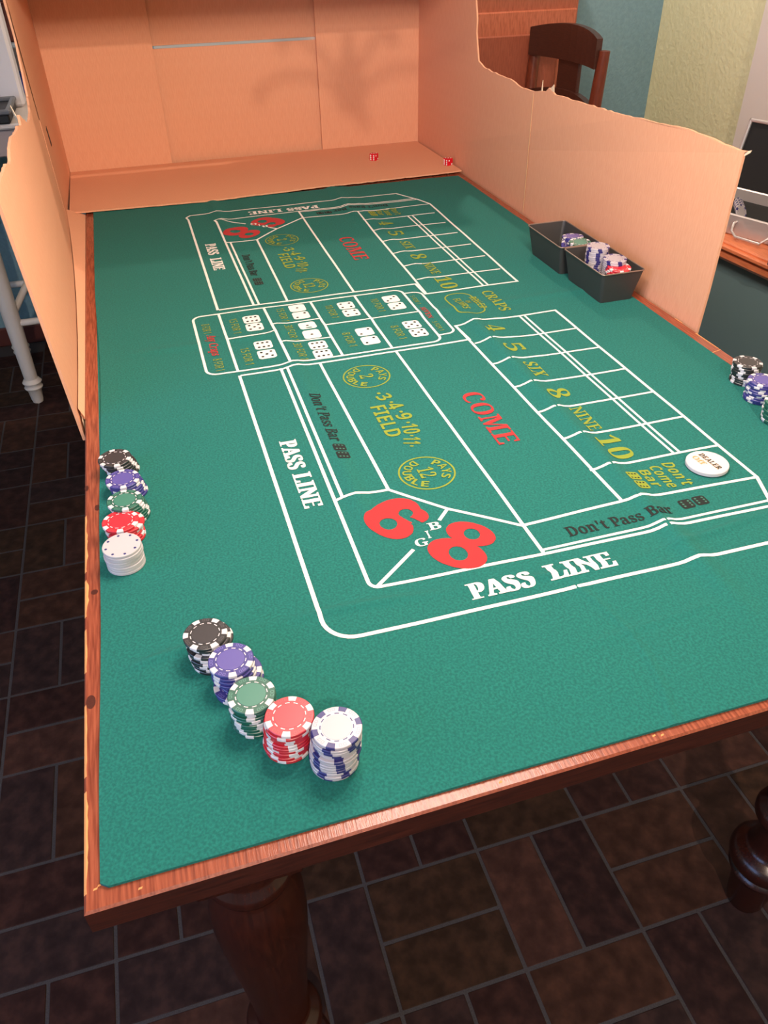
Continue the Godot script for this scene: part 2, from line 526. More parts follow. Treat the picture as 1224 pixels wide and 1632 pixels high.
	words(felt, mats.ink_white, "PASS", serif, Vector2(0.471, 1.535), Lf, 0.074, 0.0235, 0.0, 0.0011)
	words(felt, mats.ink_white, "LINE", serif, Vector2(0.383, 1.537), Lf, 0.076, 0.0235, 0.0, 0.0011)
	for q in [[0.3605, 0.3155, "B"], [0.349, 0.303, "I"], [0.3375, 0.2925, "G"]]:
		words(felt, mats.ink_white, q[2], serif, Vector2(q[0], q[1]), Vector2(1, 0), 0.004 if q[2] == "I" else 0.0145, 0.013)
		words(felt, mats.ink_white, q[2], serif, Vector2(q[0] + 0.004, mid - q[1]), Vector2(-1, 0), 0.004 if q[2] == "I" else 0.0145, 0.013)
	# come
	for y in [0.517, 1.230]:
		words(felt, mats.ink_red, "COME", serif, Vector2(0.5115, y), D, 0.14, 0.031)
	words(felt, mats.ink_red, "Any Craps", italic, Vector2(0.1785, 0.864), D, 0.078, 0.019, 0.2)
	words(felt, mats.ink_red, "SEVEN", serif, Vector2(0.5465, 0.873), D, 0.046, 0.009)
	var d45 := Vector2(1, 1).normalized()
	printed_blob(felt, mats.ink_red, six_shape, Vector2(0.324, 0.343), Vector2(0.85, 0.53).normalized(), 0.045)
	printed_blob(felt, mats.ink_red, eight_shape, Vector2(0.380, 0.276), d45, 0.045)
	printed_blob(felt, mats.ink_red, six_shape, Vector2(0.375, mid - 0.288), Vector2(1, -1).normalized(), 0.045)
	printed_blob(felt, mats.ink_red, eight_shape, Vector2(0.309, mid - 0.342), Vector2(1, -1).normalized(), 0.045)
	# don't pass bar in black
	words(felt, mats.ink_black, "Don't Pass Bar", italic, Vector2(0.562, 0.2595), R, 0.132, 0.0165)
	words(felt, mats.ink_black, "Don't Pass Bar", italic, Vector2(0.2985, 0.585), D, 0.132, 0.0165)
	words(felt, mats.ink_black, "Don't Pass Bar", italic, Vector2(0.2945, 1.205), D, 0.122, 0.0165)
	words(felt, mats.ink_black, "Don't Pass Bar", italic, Vector2(0.60, mid - 0.2595), Lf, 0.132, 0.0165)
	var pips := MB.new()
	for q in [[0.651, 0.2635, 1], [0.670, 0.2645, 1], [0.2985, 0.503, 0], [0.2985, 0.484, 0], [0.2945, 1.122, 0], [0.2945, 1.1035, 0], [0.52, mid - 0.2635, 1], [0.501, mid - 0.2635, 1]]:
		die_print(felt, mats.ink_black, pips, Vector2(q[0], q[1]), 0.0165, 0.0165, 6, q[2] == 0)
	tag(put("printed_spot", pips, mats.ink_green, felt), "", "", "", "stuff")
	# yellow: points, field, don't come
	for half in 2:
		var oy := 0.0 if half == 0 else 0.588
		var ys := [0.396, 0.471, 0.544, 0.620, 0.696, 0.770] if half == 0 else [0.990, 1.068, 1.137, 1.209, 1.289, 1.360]
		var xs := 0.0 if half == 0 else -0.008
		words(felt, mats.ink_yellow, "10", serif, Vector2(0.634 + xs, ys[0]), D, 0.056, 0.032)
		words(felt, mats.ink_yellow, "NINE", italic, Vector2(0.633 + xs, ys[1]), D, 0.062, 0.019, -0.1)
		words(felt, mats.ink_yellow, "8", serif, Vector2(0.630 + xs, ys[2]), D, 0.027, 0.032)
		words(felt, mats.ink_yellow, "SIX", italic, Vector2(0.630 + xs, ys[3]), D, 0.048, 0.021, 0.15)
		words(felt, mats.ink_yellow, "5", serif, Vector2(0.630 + xs, ys[4]), D, 0.028, 0.032)
		words(felt, mats.ink_yellow, "4", serif, Vector2(0.629 + xs, ys[5]), D, 0.026, 0.032)
		var dcy := 0.3195 if half == 0 else 1.436
		words(felt, mats.ink_yellow, "Don't", sans, Vector2(0.676 + xs, dcy), D, 0.048, 0.0155, 0.2)
		words(felt, mats.ink_yellow, "Come", sans, Vector2(0.657 + xs, dcy), D, 0.046, 0.0145, 0.2)
		words(felt, mats.ink_yellow, "Bar", sans, Vector2(0.640 + xs, dcy + 0.002), D, 0.036, 0.0125, 0.2)
		die_print(felt, mats.ink_yellow, dd, Vector2(0.622 + xs, dcy + 0.011), 0.0165, 0.0165, 6, true)
		die_print(felt, mats.ink_yellow, dd, Vector2(0.622 + xs, dcy - 0.008), 0.0165, 0.0165, 6, true)
		# field
		var fy := 0.0 if half == 0 else 0.652
		var fx := 0.0 if half == 0 else -0.008
		var arcn := ["·3", "·4", "·9", "·10", "·11·"]
		var fan := [[0.391, 0.618, 0.32], [0.399, 0.588, 0.17], [0.4025, 0.558, 0.0], [0.4015, 0.524, -0.12], [0.393, 0.492, -0.32]]
		for i in 5:
			var dir := D.rotated(fan[i][2])
			words(felt, mats.ink_yellow, arcn[i], sans, Vector2(fan[i][0] + fx, fan[i][1] + fy), dir, [0.024, 0.022, 0.023, 0.030, 0.028][i], 0.0225)
		words(felt, mats.ink_yellow, "FIELD", sans, Vector2(0.3755 + fx, 0.551 + fy), D, 0.083, 0.0215)
		for q in [[0.3855, 0.683, "2", 0], [0.3875, 0.4175, "12", 1]]:
			var c := Vector2(q[0], q[1] + fy)
			if half == 1: c = Vector2(0.382, 1.331 if q[3] == 0 else 1.062)
			line(felt, arc_pts(c, Vector2(0.0345, 0.0345), 0, TAU, 48), 0.0022, true, mats.ink_yellow)
			words(felt, mats.ink_yellow, q[2], serif, c, D, 0.011 if q[3] == 0 else 0.021, 0.0205)
			arc_words(felt, mats.ink_yellow, "PAYS", sans, c, 0.0245, 0.75, -0.62, 0.0095, 0.0115, true)
			arc_words(felt, mats.ink_yellow, "DOUBLE", sans, c, 0.0245, PI - 1.15, PI + 1.15, 0.0095, 0.0115, false)
	# centre box odds
	for q in [["8 FOR 1", 0.177, 0.931, 0.038], ["8 FOR 1", 0.180, 0.792, 0.042], ["15 FOR 1", 0.2245, 0.926, 0.060], ["15 FOR 1", 0.226, 0.807, 0.058], ["15 FOR 1", 0.309, 0.945, 0.056], ["30 FOR 1", 0.309, 0.868, 0.062], ["30 FOR 1", 0.309, 0.795, 0.060],
			["10 FOR 1", 0.393, 0.931, 0.056], ["8 FOR 1", 0.394, 0.814, 0.052], ["10 FOR 1", 0.4765, 0.932, 0.056], ["8 FOR 1", 0.477, 0.813, 0.052], ["5 FOR 1", 0.546, 0.931, 0.038], ["5 FOR 1", 0.547, 0.816, 0.038]]:
		words(felt, mats.ink_yellow, q[0], sans_thin, Vector2(q[1], q[2]), D, q[3], 0.0135 if q[1] < 0.5 else 0.0085)
	# the craps emblem
	words(felt, mats.ink_yellow, "CRAPS", serif, Vector2(0.679, 0.882), D, 0.092, 0.021)
	line(felt, round_rect(0.597, 0.835, 0.646, 0.936, 0.022), 0.0026, true, mats.ink_yellow)
	words(felt, mats.ink_yellow, "ROLLER", sans, Vector2(0.6455, 0.882), D, 0.056, 0.014)
	words(felt, mats.ink_yellow, "OR", sans, Vector2(0.630, 0.889), D, 0.014, 0.008)
	words(felt, mats.ink_yellow, "FLYERS", sans, Vector2(0.6155, 0.884), D, 0.054, 0.014)
	tag(put("printed_spot", dd, mats.ink_black, felt), "", "", "", "stuff")

# ---------------------------------------------------------------- chips
const CR := 0.0200
const CT := 0.0033
var chip_meshes := {}

func chip_profile(off: float) -> Array:
	return [Vector2(0.0, -off), Vector2(CR - 0.0005, -off), Vector2(CR + off, 0.0005), Vector2(CR + off, CT - 0.0005), Vector2(CR - 0.0005, CT + off), Vector2(0.0, CT + off)]

func make_chip_meshes() -> void:
	var b := MB.new()
	b.lathe(Vector3.ZERO, chip_profile(0.0), 40)
	chip_meshes.body = b.mesh()
	var s := MB.new()
	var o := 0.00006
	s.lathe(Vector3.ZERO, [Vector2(0.0152, -o), Vector2(CR - 0.0005, -o), Vector2(CR + o, 0.0005), Vector2(CR + o, CT - 0.0005), Vector2(CR - 0.0005, CT + o), Vector2(0.0152, CT + o)], 5, -0.185, 0.185)
	chip_meshes.spot = s.mesh()
	var i := MB.new()
	i.lathe(Vector3.ZERO, [Vector2(0.0121, CT), Vector2(0.0120, CT + 0.00016), Vector2(0.0, CT + 0.00016)], 32)
	chip_meshes.inlay = i.mesh()
	var d := MB.new()
	for k in 12:
		var a := TAU * (k + 0.5) / 12.0
		d.lathe(Vector3.ZERO, [Vector2(0.0128, CT), Vector2(0.0128, CT + 0.0001), Vector2(0.0136, CT + 0.0001), Vector2(0.0136, CT)], 4, a - 0.14, a + 0.14)
	chip_meshes.dash = d.mesh()
	var e := MB.new()
	for k in 6:
		for t in [-0.1, 0.1]:
			var a: float = TAU * (k + 0.5) / 6.0 + t
			for r in [[0.0160, 0.0163], [0.0183, 0.0186]]:
				e.lathe(Vector3.ZERO, [Vector2(r[0], CT + 0.00008), Vector2(r[1], CT + 0.00008)], 2, a - 0.06, a + 0.06)
			for g in [-0.06, 0.06]:
				e.lathe(Vector3.ZERO, [Vector2(0.0160, CT + 0.00008), Vector2(0.0186, CT + 0.00008)], 1, a + g - 0.009, a + g + 0.009)
	chip_meshes.emboss = e.mesh()
	var p := MB.new()
	p.lathe(Vector3(0.0163, 0, 0), [Vector2(0.0015, CT), Vector2(0.0014, CT + 0.00008), Vector2(0.0, CT + 0.00008)], 10)
	chip_meshes.dot = p.mesh()

# colour: black, blue, green, red, white (with navy spots) or plain (white with navy dots)
func chip(colour: String, at: Vector3, turn: float, label: String, group: String, top := true, tilt := Basis()) -> Node3D:
	var c := thing("poker_chip", label, "poker chip", at, group)
	c.basis = tilt * Basis(Vector3.UP, turn)
	mesh_node("body", chip_meshes.body, mats["chip_" + colour], c)
	if colour == "plain":
		if top:
			for k in 8:
				var o := mesh_node("dot", chip_meshes.dot, mats.chip_navy, c)
				o.rotation.y = TAU * k / 8.0
		return c
	for k in 6:
		var o := mesh_node("edge_spot", chip_meshes.spot, mats.chip_navy if colour == "white" else mats.chip_spot, c)
		o.rotation.y = TAU * k / 6.0
	if top:
		mesh_node("inlay", chip_meshes.inlay, mats["inlay_" + colour], c)
		mesh_node("dash_ring", chip_meshes.dash, mats.chip_navy if colour == "white" else mats.chip_mark, c)
		mesh_node("embossed_mark", chip_meshes.emboss, mats["mark_" + colour], c)
	return c

func chip_stack(colour: String, n: int, base: Vector2, top: Vector2, row: String, ang: float, shift := {}) -> void:
	var word := {"black": "black white-spotted chip", "blue": "purple blue white-spotted chip", "green": "green white-spotted chip", "red": "red white-spotted chip", "white": "white navy-spotted chip", "plain": "white navy-dotted chip"}
	var nm: String = "white" if colour == "plain" else ("blue" if colour == "blue" else colour)
	var turn := deg_to_rad(ang)
	for i in range(n - 1, -1, -1):          # from the top down
		var from_top := n - 1 - i
		var c := base.lerp(top, float(i) / maxf(1.0, n - 1.0))
		var j := Vector2(rng.randf_range(-1, 1), rng.randf_range(-1, 1)) * 0.0009
		if from_top == 0: j = Vector2.ZERO
		if shift.has(from_top): j += shift[from_top]
		var a := turn if from_top == 0 else turn + rng.randf_range(-0.22, 0.22) + 0.07 * from_top
		var which: String = "topmost" if from_top == 0 else ("lowest" if i == 0 else ORD[from_top] + " from top")
		chip(colour, P(c.x + j.x, c.y + j.y, i * CT + 0.0004), a, "%s, %s of the %s stack %s" % [word[colour], which, nm, row], "chips of the %s stack %s" % [nm, row], from_top <= 1 or shift.has(from_top - 1))

func build_chips() -> void:
	var fr := "in the front row"
	chip_stack("black", 9, Vector2(0.0985, 0.191), Vector2(0.0975, 0.1975), fr, 171.0, {0: Vector2(-0.0015, 0.0), 1: Vector2(0.001, 0.0015), 2: Vector2(0.003, 0.001)})
	chip_stack("blue", 9, Vector2(0.115, 0.150), Vector2(0.1142, 0.1592), fr, 86.6, {4: Vector2(0.004, 0.003), 5: Vector2(0.006, 0.004), 6: Vector2(0.005, 0.003)})
	chip_stack("green", 10, Vector2(0.1245, 0.1125), Vector2(0.1252, 0.1122), fr, -103.5)
	chip_stack("red", 11, Vector2(0.1470, 0.0795), Vector2(0.1510, 0.0785), fr, 70.6)
	chip_stack("white", 13, Vector2(0.1795, 0.0515), Vector2(0.1840, 0.0515), fr, 61.0)
	var lf := "along the left table edge"
	chip_stack("black", 6, Vector2(0.029, 0.541), Vector2(0.0235, 0.5415), lf, 158.0, {0: Vector2(-0.001, 0.0)})
	chip_stack("blue", 6, Vector2(0.036, 0.490), Vector2(0.0305, 0.492), lf, 151.0)
	chip_stack("green", 7, Vector2(0.037, 0.441), Vector2(0.0318, 0.4425), lf, 91.0)
	chip_stack("red", 6, Vector2(0.030, 0.4035), Vector2(0.0255, 0.4085), lf, -93.0, {1: Vector2(0.004, 0.001)})
	chip_stack("plain", 8, Vector2(0.0255, 0.357), Vector2(0.0265, 0.3565), lf, 10.0, {2: Vector2(0.0015, 0.0)})
	var rt := "near the right table edge"
	chip_stack("black", 9, Vector2(0.901, 0.494), Vector2(0.8995, 0.4955), rt, 20.0)
	chip_stack("blue", 9, Vector2(0.886, 0.4435), Vector2(0.885, 0.4432), rt, 40.0)
	chip_stack("green", 9, Vector2(0.870, 0.386), Vector2(0.868, 0.386), rt, 75.0)

# ---------------------------------------------------------------- things on the table
func build_pan(cx: float, cy: float, label: String) -> void:
	var pan := thing("loaf_pan", label, "loaf pan", P(cx, cy, 0.0004), "small dark baking pans holding chips")
	var rim := Vector2(0.0405, 0.0705)
	var bot := Vector2(0.031, 0.0605)
	var h := 0.054
	var t := 0.0012
	var corner := func(half: Vector2, y: float, r: float) -> Array:
		var o := []
		for p in round_rect(-half.x, -half.y, half.x, half.y, r, 4): o.append(Vector3(p.x, y, p.y))
		return o
	var body := MB.new()
	var ob: Array = corner.call(bot, 0.0, 0.005)
	var ot: Array = corner.call(rim, h, 0.006)
	var ib: Array = corner.call(bot - Vector2(t, t), t, 0.0045)
	var it: Array = corner.call(rim - Vector2(t, t), h, 0.0055)
	var n := ob.size()
	for i in n:
		var j := (i + 1) % n
		var na: Vector3 = ((ob[i] - Vector3(0, ob[i].y, 0)).normalized())
		var out: Vector3 = (ob[j] - ob[i]).cross(ot[i] - ob[i]).normalized()
		if out.dot(na) < 0: out = -out
		body.flat(ob[i], ob[j], ot[j], ot[i], out)
		body.flat(ib[i], ib[j], it[j], it[i], -out)
		body.tri(Vector3(0, t, 0), ib[i], ib[j], Vector3.UP, Vector3.UP, Vector3.UP)
		body.tri(Vector3.ZERO, ob[i], ob[j], Vector3.DOWN, Vector3.DOWN, Vector3.DOWN)
	put("body", body, mats.pan, pan)
	var rm := MB.new()
	var path: Array = corner.call(rim + Vector2(0.0004, 0.0004), h, 0.0065)
	path.append(path[0]); path.append(path[1])
	var rads := []
	for p in path: rads.append(0.0012)
	rm.tube(path, rads, 6)
	put("rolled_rim", rm, mats.pan_rim, pan)

func tilted(ax: Vector3, deg: float) -> Basis:
	return Basis(ax.normalized(), deg_to_rad(deg))

func build_pan_chips() -> void:
	# near pan: two short stacks of white chips and a red pair
	var g := "chips lying in the near pan"
	for i in 20:
		chip("white", P(0.874 + rng.randf_range(-0.0006, 0.0006), 0.891, 0.0030 + 0.00345 * i), rng.randf() * 0.3, "white navy-spotted chip, %s from top of the taller stack in the near pan" % ORD[19 - i], g, i > 17, tilted(Vector3(1, 0, 0.2), 1.5))
	for i in 17:
		chip("white", P(0.884, 0.8485 - i * 0.0001, 0.0040 + 0.00350 * i), 0.4 + rng.randf() * 0.2, "white navy-spotted chip, %s from top of the lower stack in the near pan" % ORD[16 - i], g, i > 14, tilted(Vector3(1, 0, 0.4), 3.0))
	for i in 3:
		chip("red", P(0.880 + 0.0012 * i, 0.8285 - 0.0004 * i, 0.0445 + 0.0036 * i), 0.9 + 0.2 * i, "red white-spotted chip, %s of the pile at the near pan's front end" % ["lowest", "middle one", "uppermost"][i], "red chips in the near pan", i > 1, tilted(Vector3(1, 0, 0.2), 6.0))
	var b := "chips lying in the far pan"
	for i in 5:
		chip("blue", P(0.883, 0.998, 0.035 + 0.0042 * i), 0.3 * i, "blue white-spotted chip, %s from top of the flat pile in the far pan" % ORD[4 - i], b, i > 3, tilted(Vector3(1, 0, 0), -4.0))
	for i in 2:
		chip("blue", P(0.858 + 0.0035 * i, 0.975 + 0.002 * i, 0.036), 0.5, "blue chip stood on edge in the far pan, %s" % ["nearer to the viewer", "behind its twin"][i], b, true, tilted(Vector3(0.6, 0, -0.8), 62.0))
	for i in 2:
		chip("green", P(0.881, 0.9655, 0.048 + 0.0036 * i), 0.2 + i, "green white-spotted chip, %s of the pair in the far pan" % ["lower", "upper"][i], b, i == 1, tilted(Vector3(1, 0, 0.3), 5.0))
	chip("black", P(0.8625, 0.992, 0.024), 0.4, "black poker chip with white edge spots leaning in the far pan", b, true, tilted(Vector3(0, 0, 1), -22.0))

func build_dealer_button() -> void:
	var at := P(0.7185, 0.3225, 0.001)
	var d := thing("dealer_button", "round white dealer button with black lettering lying in the don't come box", "dealer button", at)
	var b := MB.new()
	b.lathe(Vector3.ZERO, [Vector2(0, 0), Vector2(0.0245, 0), Vector2(0.0255, 0.001), Vector2(0.0255, 0.0048), Vector2(0.0247, 0.0056), Vector2(0.0, 0.006)], 48)
	put("disc", b, mats.button, d)
	var dir := Vector2(0.1, -1).normalized()
	var up := Vector2(-dir.y, dir.x)
	for q in [["DEALER", Vector2(0.004, 0.0), 0.036, 0.0068, "ink_black", 0.0062], ["DEALER", Vector2(0.0034, 0.0003), 0.036, 0.0068, "gold", 0.0061], ["Off", Vector2(-0.0075, 0.006), 0.020, 0.008, "gold", 0.0062]]:
		var m := MB.new()
		var pts := fit_text(q[0], serif if q[0] == "DEALER" else italic, q[2], q[3])
		for i in range(0, pts.size(), 3):
			var t := []
			for j in 3:
				var p: Vector2 = q[1] + dir * (pts[i + j].x - q[2] * 0.5) + up * (pts[i + j].y - q[3] * 0.5)
				t.append(Vector3(p.x, q[5], -p.y))
			m.tri(t[0], t[1], t[2], Vector3.UP, Vector3.UP, Vector3.UP)
		put("printed_lettering", m, mats[q[4]], d)

func build_die(at: Vector3, turn: Basis, label: String) -> void:
	var d := thing("die", label, "die", at, "red dice in the box")
	d.basis = turn
	var b := MB.new()
	b.box(Vector3.ZERO, Vector3(0.019, 0.019, 0.019), 0.0016)
	put("body", b, mats.die, d)
	var sets := [[Vector3(0, 1, 0), 3], [Vector3(0, 0, 1), 2], [Vector3(1, 0, 0), 1], [Vector3(-1, 0, 0), 6], [Vector3(0, 0, -1), 5], [Vector3(0, -1, 0), 4]]
	var at2 := {1: [Vector2(0, 0)], 2: [Vector2(-1, -1), Vector2(1, 1)], 3: [Vector2(-1, -1), Vector2(0, 0), Vector2(1, 1)], 4: [Vector2(-1, -1), Vector2(1, 1), Vector2(-1, 1), Vector2(1, -1)], 5: [Vector2(-1, -1), Vector2(1, 1), Vector2(-1, 1), Vector2(1, -1), Vector2(0, 0)], 6: [Vector2(-1, -1), Vector2(1, 1), Vector2(-1, 1), Vector2(1, -1), Vector2(0, 1), Vector2(0, -1)]}
	for s in sets:
		var n: Vector3 = s[0]
		var u := n.cross(Vector3(0.3, 0.5, 0.8)).normalized() if false else (Vector3(0, 0, 1) if absf(n.y) > 0.5 else Vector3(0, 1, 0))
		var w := n.cross(u)
		for p in at2[s[1]]:
			var m := MB.new()
			m.lathe(n * 0.0095 + (u * p.x + w * p.y) * 0.0048, [Vector2(0.0022, 0), Vector2(0.0021, 0.00012), Vector2(0, 0.00012)], 10, 0, TAU, Basis(u, n, u.cross(n)))
			put("pip", m, mats.ink_white, d)

# ---------------------------------------------------------------- table
func build_table() -> void:
	var t := thing("dining_table", "reddish brown wooden table with scuffed edges under the green felt", "table")
	var top := MB.new()
	var side := MB.new()
	var z0 := -0.031
	var z1 := -0.003
	# outline, slightly out of square at the front as in the photograph
	var o := [Vector2(-0.0175, -0.0145), Vector2(0.939, -0.0045), Vector2(0.9345, 2.12), Vector2(-0.0205, 2.12)]
	var ch := 0.0018
	var cen := Vector2(0.46, 1.05)
	for i in 4:
		var a: Vector2 = o[i]
		var b: Vector2 = o[(i + 1) % 4]
		var ai := a + Vector2(signf(cen.x - a.x), signf(cen.y - a.y)) * ch
		var bi := b + Vector2(signf(cen.x - b.x), signf(cen.y - b.y)) * ch
		var e := (b - a).normalized()
		var out := Vector3(e.y, 0, e.x)
		if out.dot(P(a.x, a.y, 0) - P(cen.x, cen.y, 0)) < 0: out = -out
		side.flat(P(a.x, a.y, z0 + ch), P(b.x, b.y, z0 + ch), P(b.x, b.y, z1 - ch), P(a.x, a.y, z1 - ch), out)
		top.flat(P(a.x, a.y, z1 - ch), P(b.x, b.y, z1 - ch), P(bi.x, bi.y, z1), P(ai.x, ai.y, z1), (out + Vector3.UP).normalized())
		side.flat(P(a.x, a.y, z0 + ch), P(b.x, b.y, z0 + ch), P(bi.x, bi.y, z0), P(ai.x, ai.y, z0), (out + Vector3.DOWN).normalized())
		o[i] = a
	var inn := []
	for a in o: inn.append(a + Vector2(signf(cen.x - a.x), signf(cen.y - a.y)) * ch)
	top.flat(P(inn[0].x, inn[0].y, z1), P(inn[1].x, inn[1].y, z1), P(inn[2].x, inn[2].y, z1), P(inn[3].x, inn[3].y, z1), Vector3.UP)
	top.flat(P(inn[0].x, inn[0].y, z0), P(inn[1].x, inn[1].y, z0), P(inn[2].x, inn[2].y, z0), P(inn[3].x, inn[3].y, z0), Vector3.DOWN)
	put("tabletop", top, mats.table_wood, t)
	put("shaded_edge", side, mats.shaded_edge_wood, t)  # same wood as the top, darkened to stand for shade on the sides
	# bare wood where the stain has worn off the edge
	var worn := func(y0: float, y1: float, w: float) -> void:
		var wear := MB.new()
		var y: float = y0
		var last := 0.0006
		while y < y1:
			var s := rng.randf_range(0.003, 0.008)
			var k := smoothstep(y0, y0 + 0.02, y) * smoothstep(y1, y1 - 0.02, y)
			var now: float = 0.0003 + w * k * rng.randf_range(0.25, 1.0)
			var x0 := -0.0175 - 0.003 * (y + 0.0145) / 2.134 - 0.0001
			wear.flat(P(x0, y, -0.0049), P(x0, y + s, -0.0049), P(x0 + ch, y + s, -0.00288), P(x0 + ch, y, -0.00288), Vector3(-1, 1, 0).normalized())
			wear.flat(P(x0 + ch, y, -0.00286), P(x0 + ch, y + s, -0.00286), P(x0 + ch + now, y + s, -0.00286), P(x0 + ch + last, y, -0.00286), Vector3.UP)
			last = now
			y += s
		tag(put("worn_edge", wear, mats.bare_wood, t), "bare pale wood where the stain has worn away")
	for q in [[0.0, 0.085, 0.0016], [0.1, 0.17, 0.001], [0.215, 0.265, 0.0012], [0.29, 0.345, 0.0048], [0.36, 0.43, 0.0022], [0.43, 0.462, 0.001]]:
		worn.call(q[0], q[1], q[2])
	for q in [[-0.011, 0.001], [-0.008, 0.003], [0.02, -0.008], [0.44, -0.004], [0.447, -0.0055], [0.3, -0.006]]:
		var nick := MB.new()
		nick.flat(P(q[0], q[1], -0.0028), P(q[0] + 0.003, q[1] + 0.0005, -0.0028), P(q[0] + 0.0034, q[1] + 0.002, -0.0028), P(q[0] + 0.0006, q[1] + 0.0016, -0.0028), Vector3.UP)
		put("nick", nick, mats.bare_wood, t)
	for q in [[0.9345, 0.60, 0.66], [0.936, 0.70, 0.72]]:
		var nick := MB.new()
		nick.flat(P(q[0], q[1], -0.0028), P(q[0] + 0.0012, q[1], -0.0028), P(q[0] + 0.001, q[2], -0.0028), P(q[0] - 0.001, q[2], -0.0028), Vector3.UP)
		put("nick", nick, mats.bare_wood, t)
	var scratch := MB.new()
	scratch.flat(P(0.917, 0.5905, -0.0028), P(0.936, 0.5955, -0.0028), P(0.936, 0.5967, -0.0028), P(0.917, 0.5917, -0.0028), Vector3.UP)
	put("scratch", scratch, mats.bare_wood, t)
	for q in [[-0.012, 0.178, 0.0042, 0.008], [-0.004, 0.475, 0.003, 0.006], [-0.016, 0.52, 0.0022, 0.006], [-0.008, 0.325, 0.0035, 0.004]]:
		var kn := MB.new()
		var ring := arc_pts(Vector2(q[0], q[1]), Vector2(q[2], q[3]), 0, TAU, 14)
		for i in 14:
			kn.tri(P(q[0], q[1], -0.00285), P(ring[i].x, ring[i].y, -0.00285), P(ring[i + 1].x, ring[i + 1].y, -0.00285), Vector3.UP, Vector3.UP, Vector3.UP)
		tag(put("knot", kn, mats.knot, t), "dark knot in the wood")
	# apron boards, set back behind the leg blocks
	for q in [[Vector2(0.145, 0.075), Vector2(0.795, 0.075)], [Vector2(0.145, 1.98), Vector2(0.795, 1.98)]]:
		var a := MB.new()
		a.box(P((q[0].x + q[1].x) / 2, q[0].y, -0.067), Vector3(q[1].x - q[0].x, 0.072, 0.022), 0.002)
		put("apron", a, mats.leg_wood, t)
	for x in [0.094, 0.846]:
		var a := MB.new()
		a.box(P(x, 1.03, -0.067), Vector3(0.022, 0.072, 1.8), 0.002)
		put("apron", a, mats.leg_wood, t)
	for q in [Vector2(0.094, 0.072), Vector2(0.846, 0.112), Vector2(0.094, 1.98), Vector2(0.846, 1.98)]:
		var l := MB.new()
		var c := P(q.x, q.y, 0)
		l.box(c + Vector3(0, -0.068, 0), Vector3(0.098, 0.074, 0.098), 0.005)
		var base := Vector3(c.x, 0, c.z)
		var prof := [[0.0, 0.0], [0.026, 0.0], [0.029, 0.01], [0.033, 0.05], [0.038, 0.085], [0.040, 0.095], [0.046, 0.099], [0.049, 0.106], [0.046, 0.113], [0.041, 0.116], [0.046, 0.119], [0.0525, 0.126], [0.0545, 0.135], [0.053, 0.145], [0.047, 0.153], [0.038, 0.158], [0.0325, 0.163], [0.0305, 0.18], [0.030, 0.215], [0.032, 0.228], [0.040, 0.234], [0.045, 0.243], [0.0455, 0.252], [0.042, 0.262], [0.033, 0.267], [0.0305, 0.275], [0.032, 0.31], [0.0355, 0.36], [0.0405, 0.42], [0.0455, 0.475], [0.0475, 0.515], [0.0465, 0.545], [0.042, 0.566], [0.0365, 0.576], [0.0345, 0.584], [0.0365, 0.590], [0.0415, 0.594], [0.0435, 0.601], [0.042, 0.609], [0.0365, 0.614], [0.0355, 0.622], [0.0355, 0.646], [0.0, 0.646]]
		var pv := []
		for p in prof: pv.append(Vector2(p[0], p[1]))
		l.lathe(base, pv, 40)
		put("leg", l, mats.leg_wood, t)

# ---------------------------------------------------------------- the box
func left_x(y: float, z: float) -> float:
	# the foot hugs the table edge, the top leans outwards; at the back the wall stands square
	var k := clampf((1.5 - y) / 0.82, 0.0, 1.1)
	var high := -0.06 + k * 0.0195
	var t := clampf((y - 0.68) / 1.01, 0.0, 1.0)
	var foot := lerpf(-0.0235, -0.06, t * t)
	return lerpf(foot, high, clampf(z / 0.285, 0.0, 1.0))

func torn(pts: Array, amp: float, step := 0.012) -> PackedVector2Array:
	# roughen the run of points into a torn edge
	var out := PackedVector2Array()
	for i in pts.size() - 1:
		var a: Vector2 = pts[i]
		var b: Vector2 = pts[i + 1]
		out.append(a)
		var k := int(a.distance_to(b) / step)
		var n := Vector2(-(b - a).y, (b - a).x).normalized()
		for j in range(1, k):
			out.append(a.lerp(b, float(j) / k) + n * rng.randf_range(-amp, amp))
	out.append(pts[pts.size() - 1])
	return out

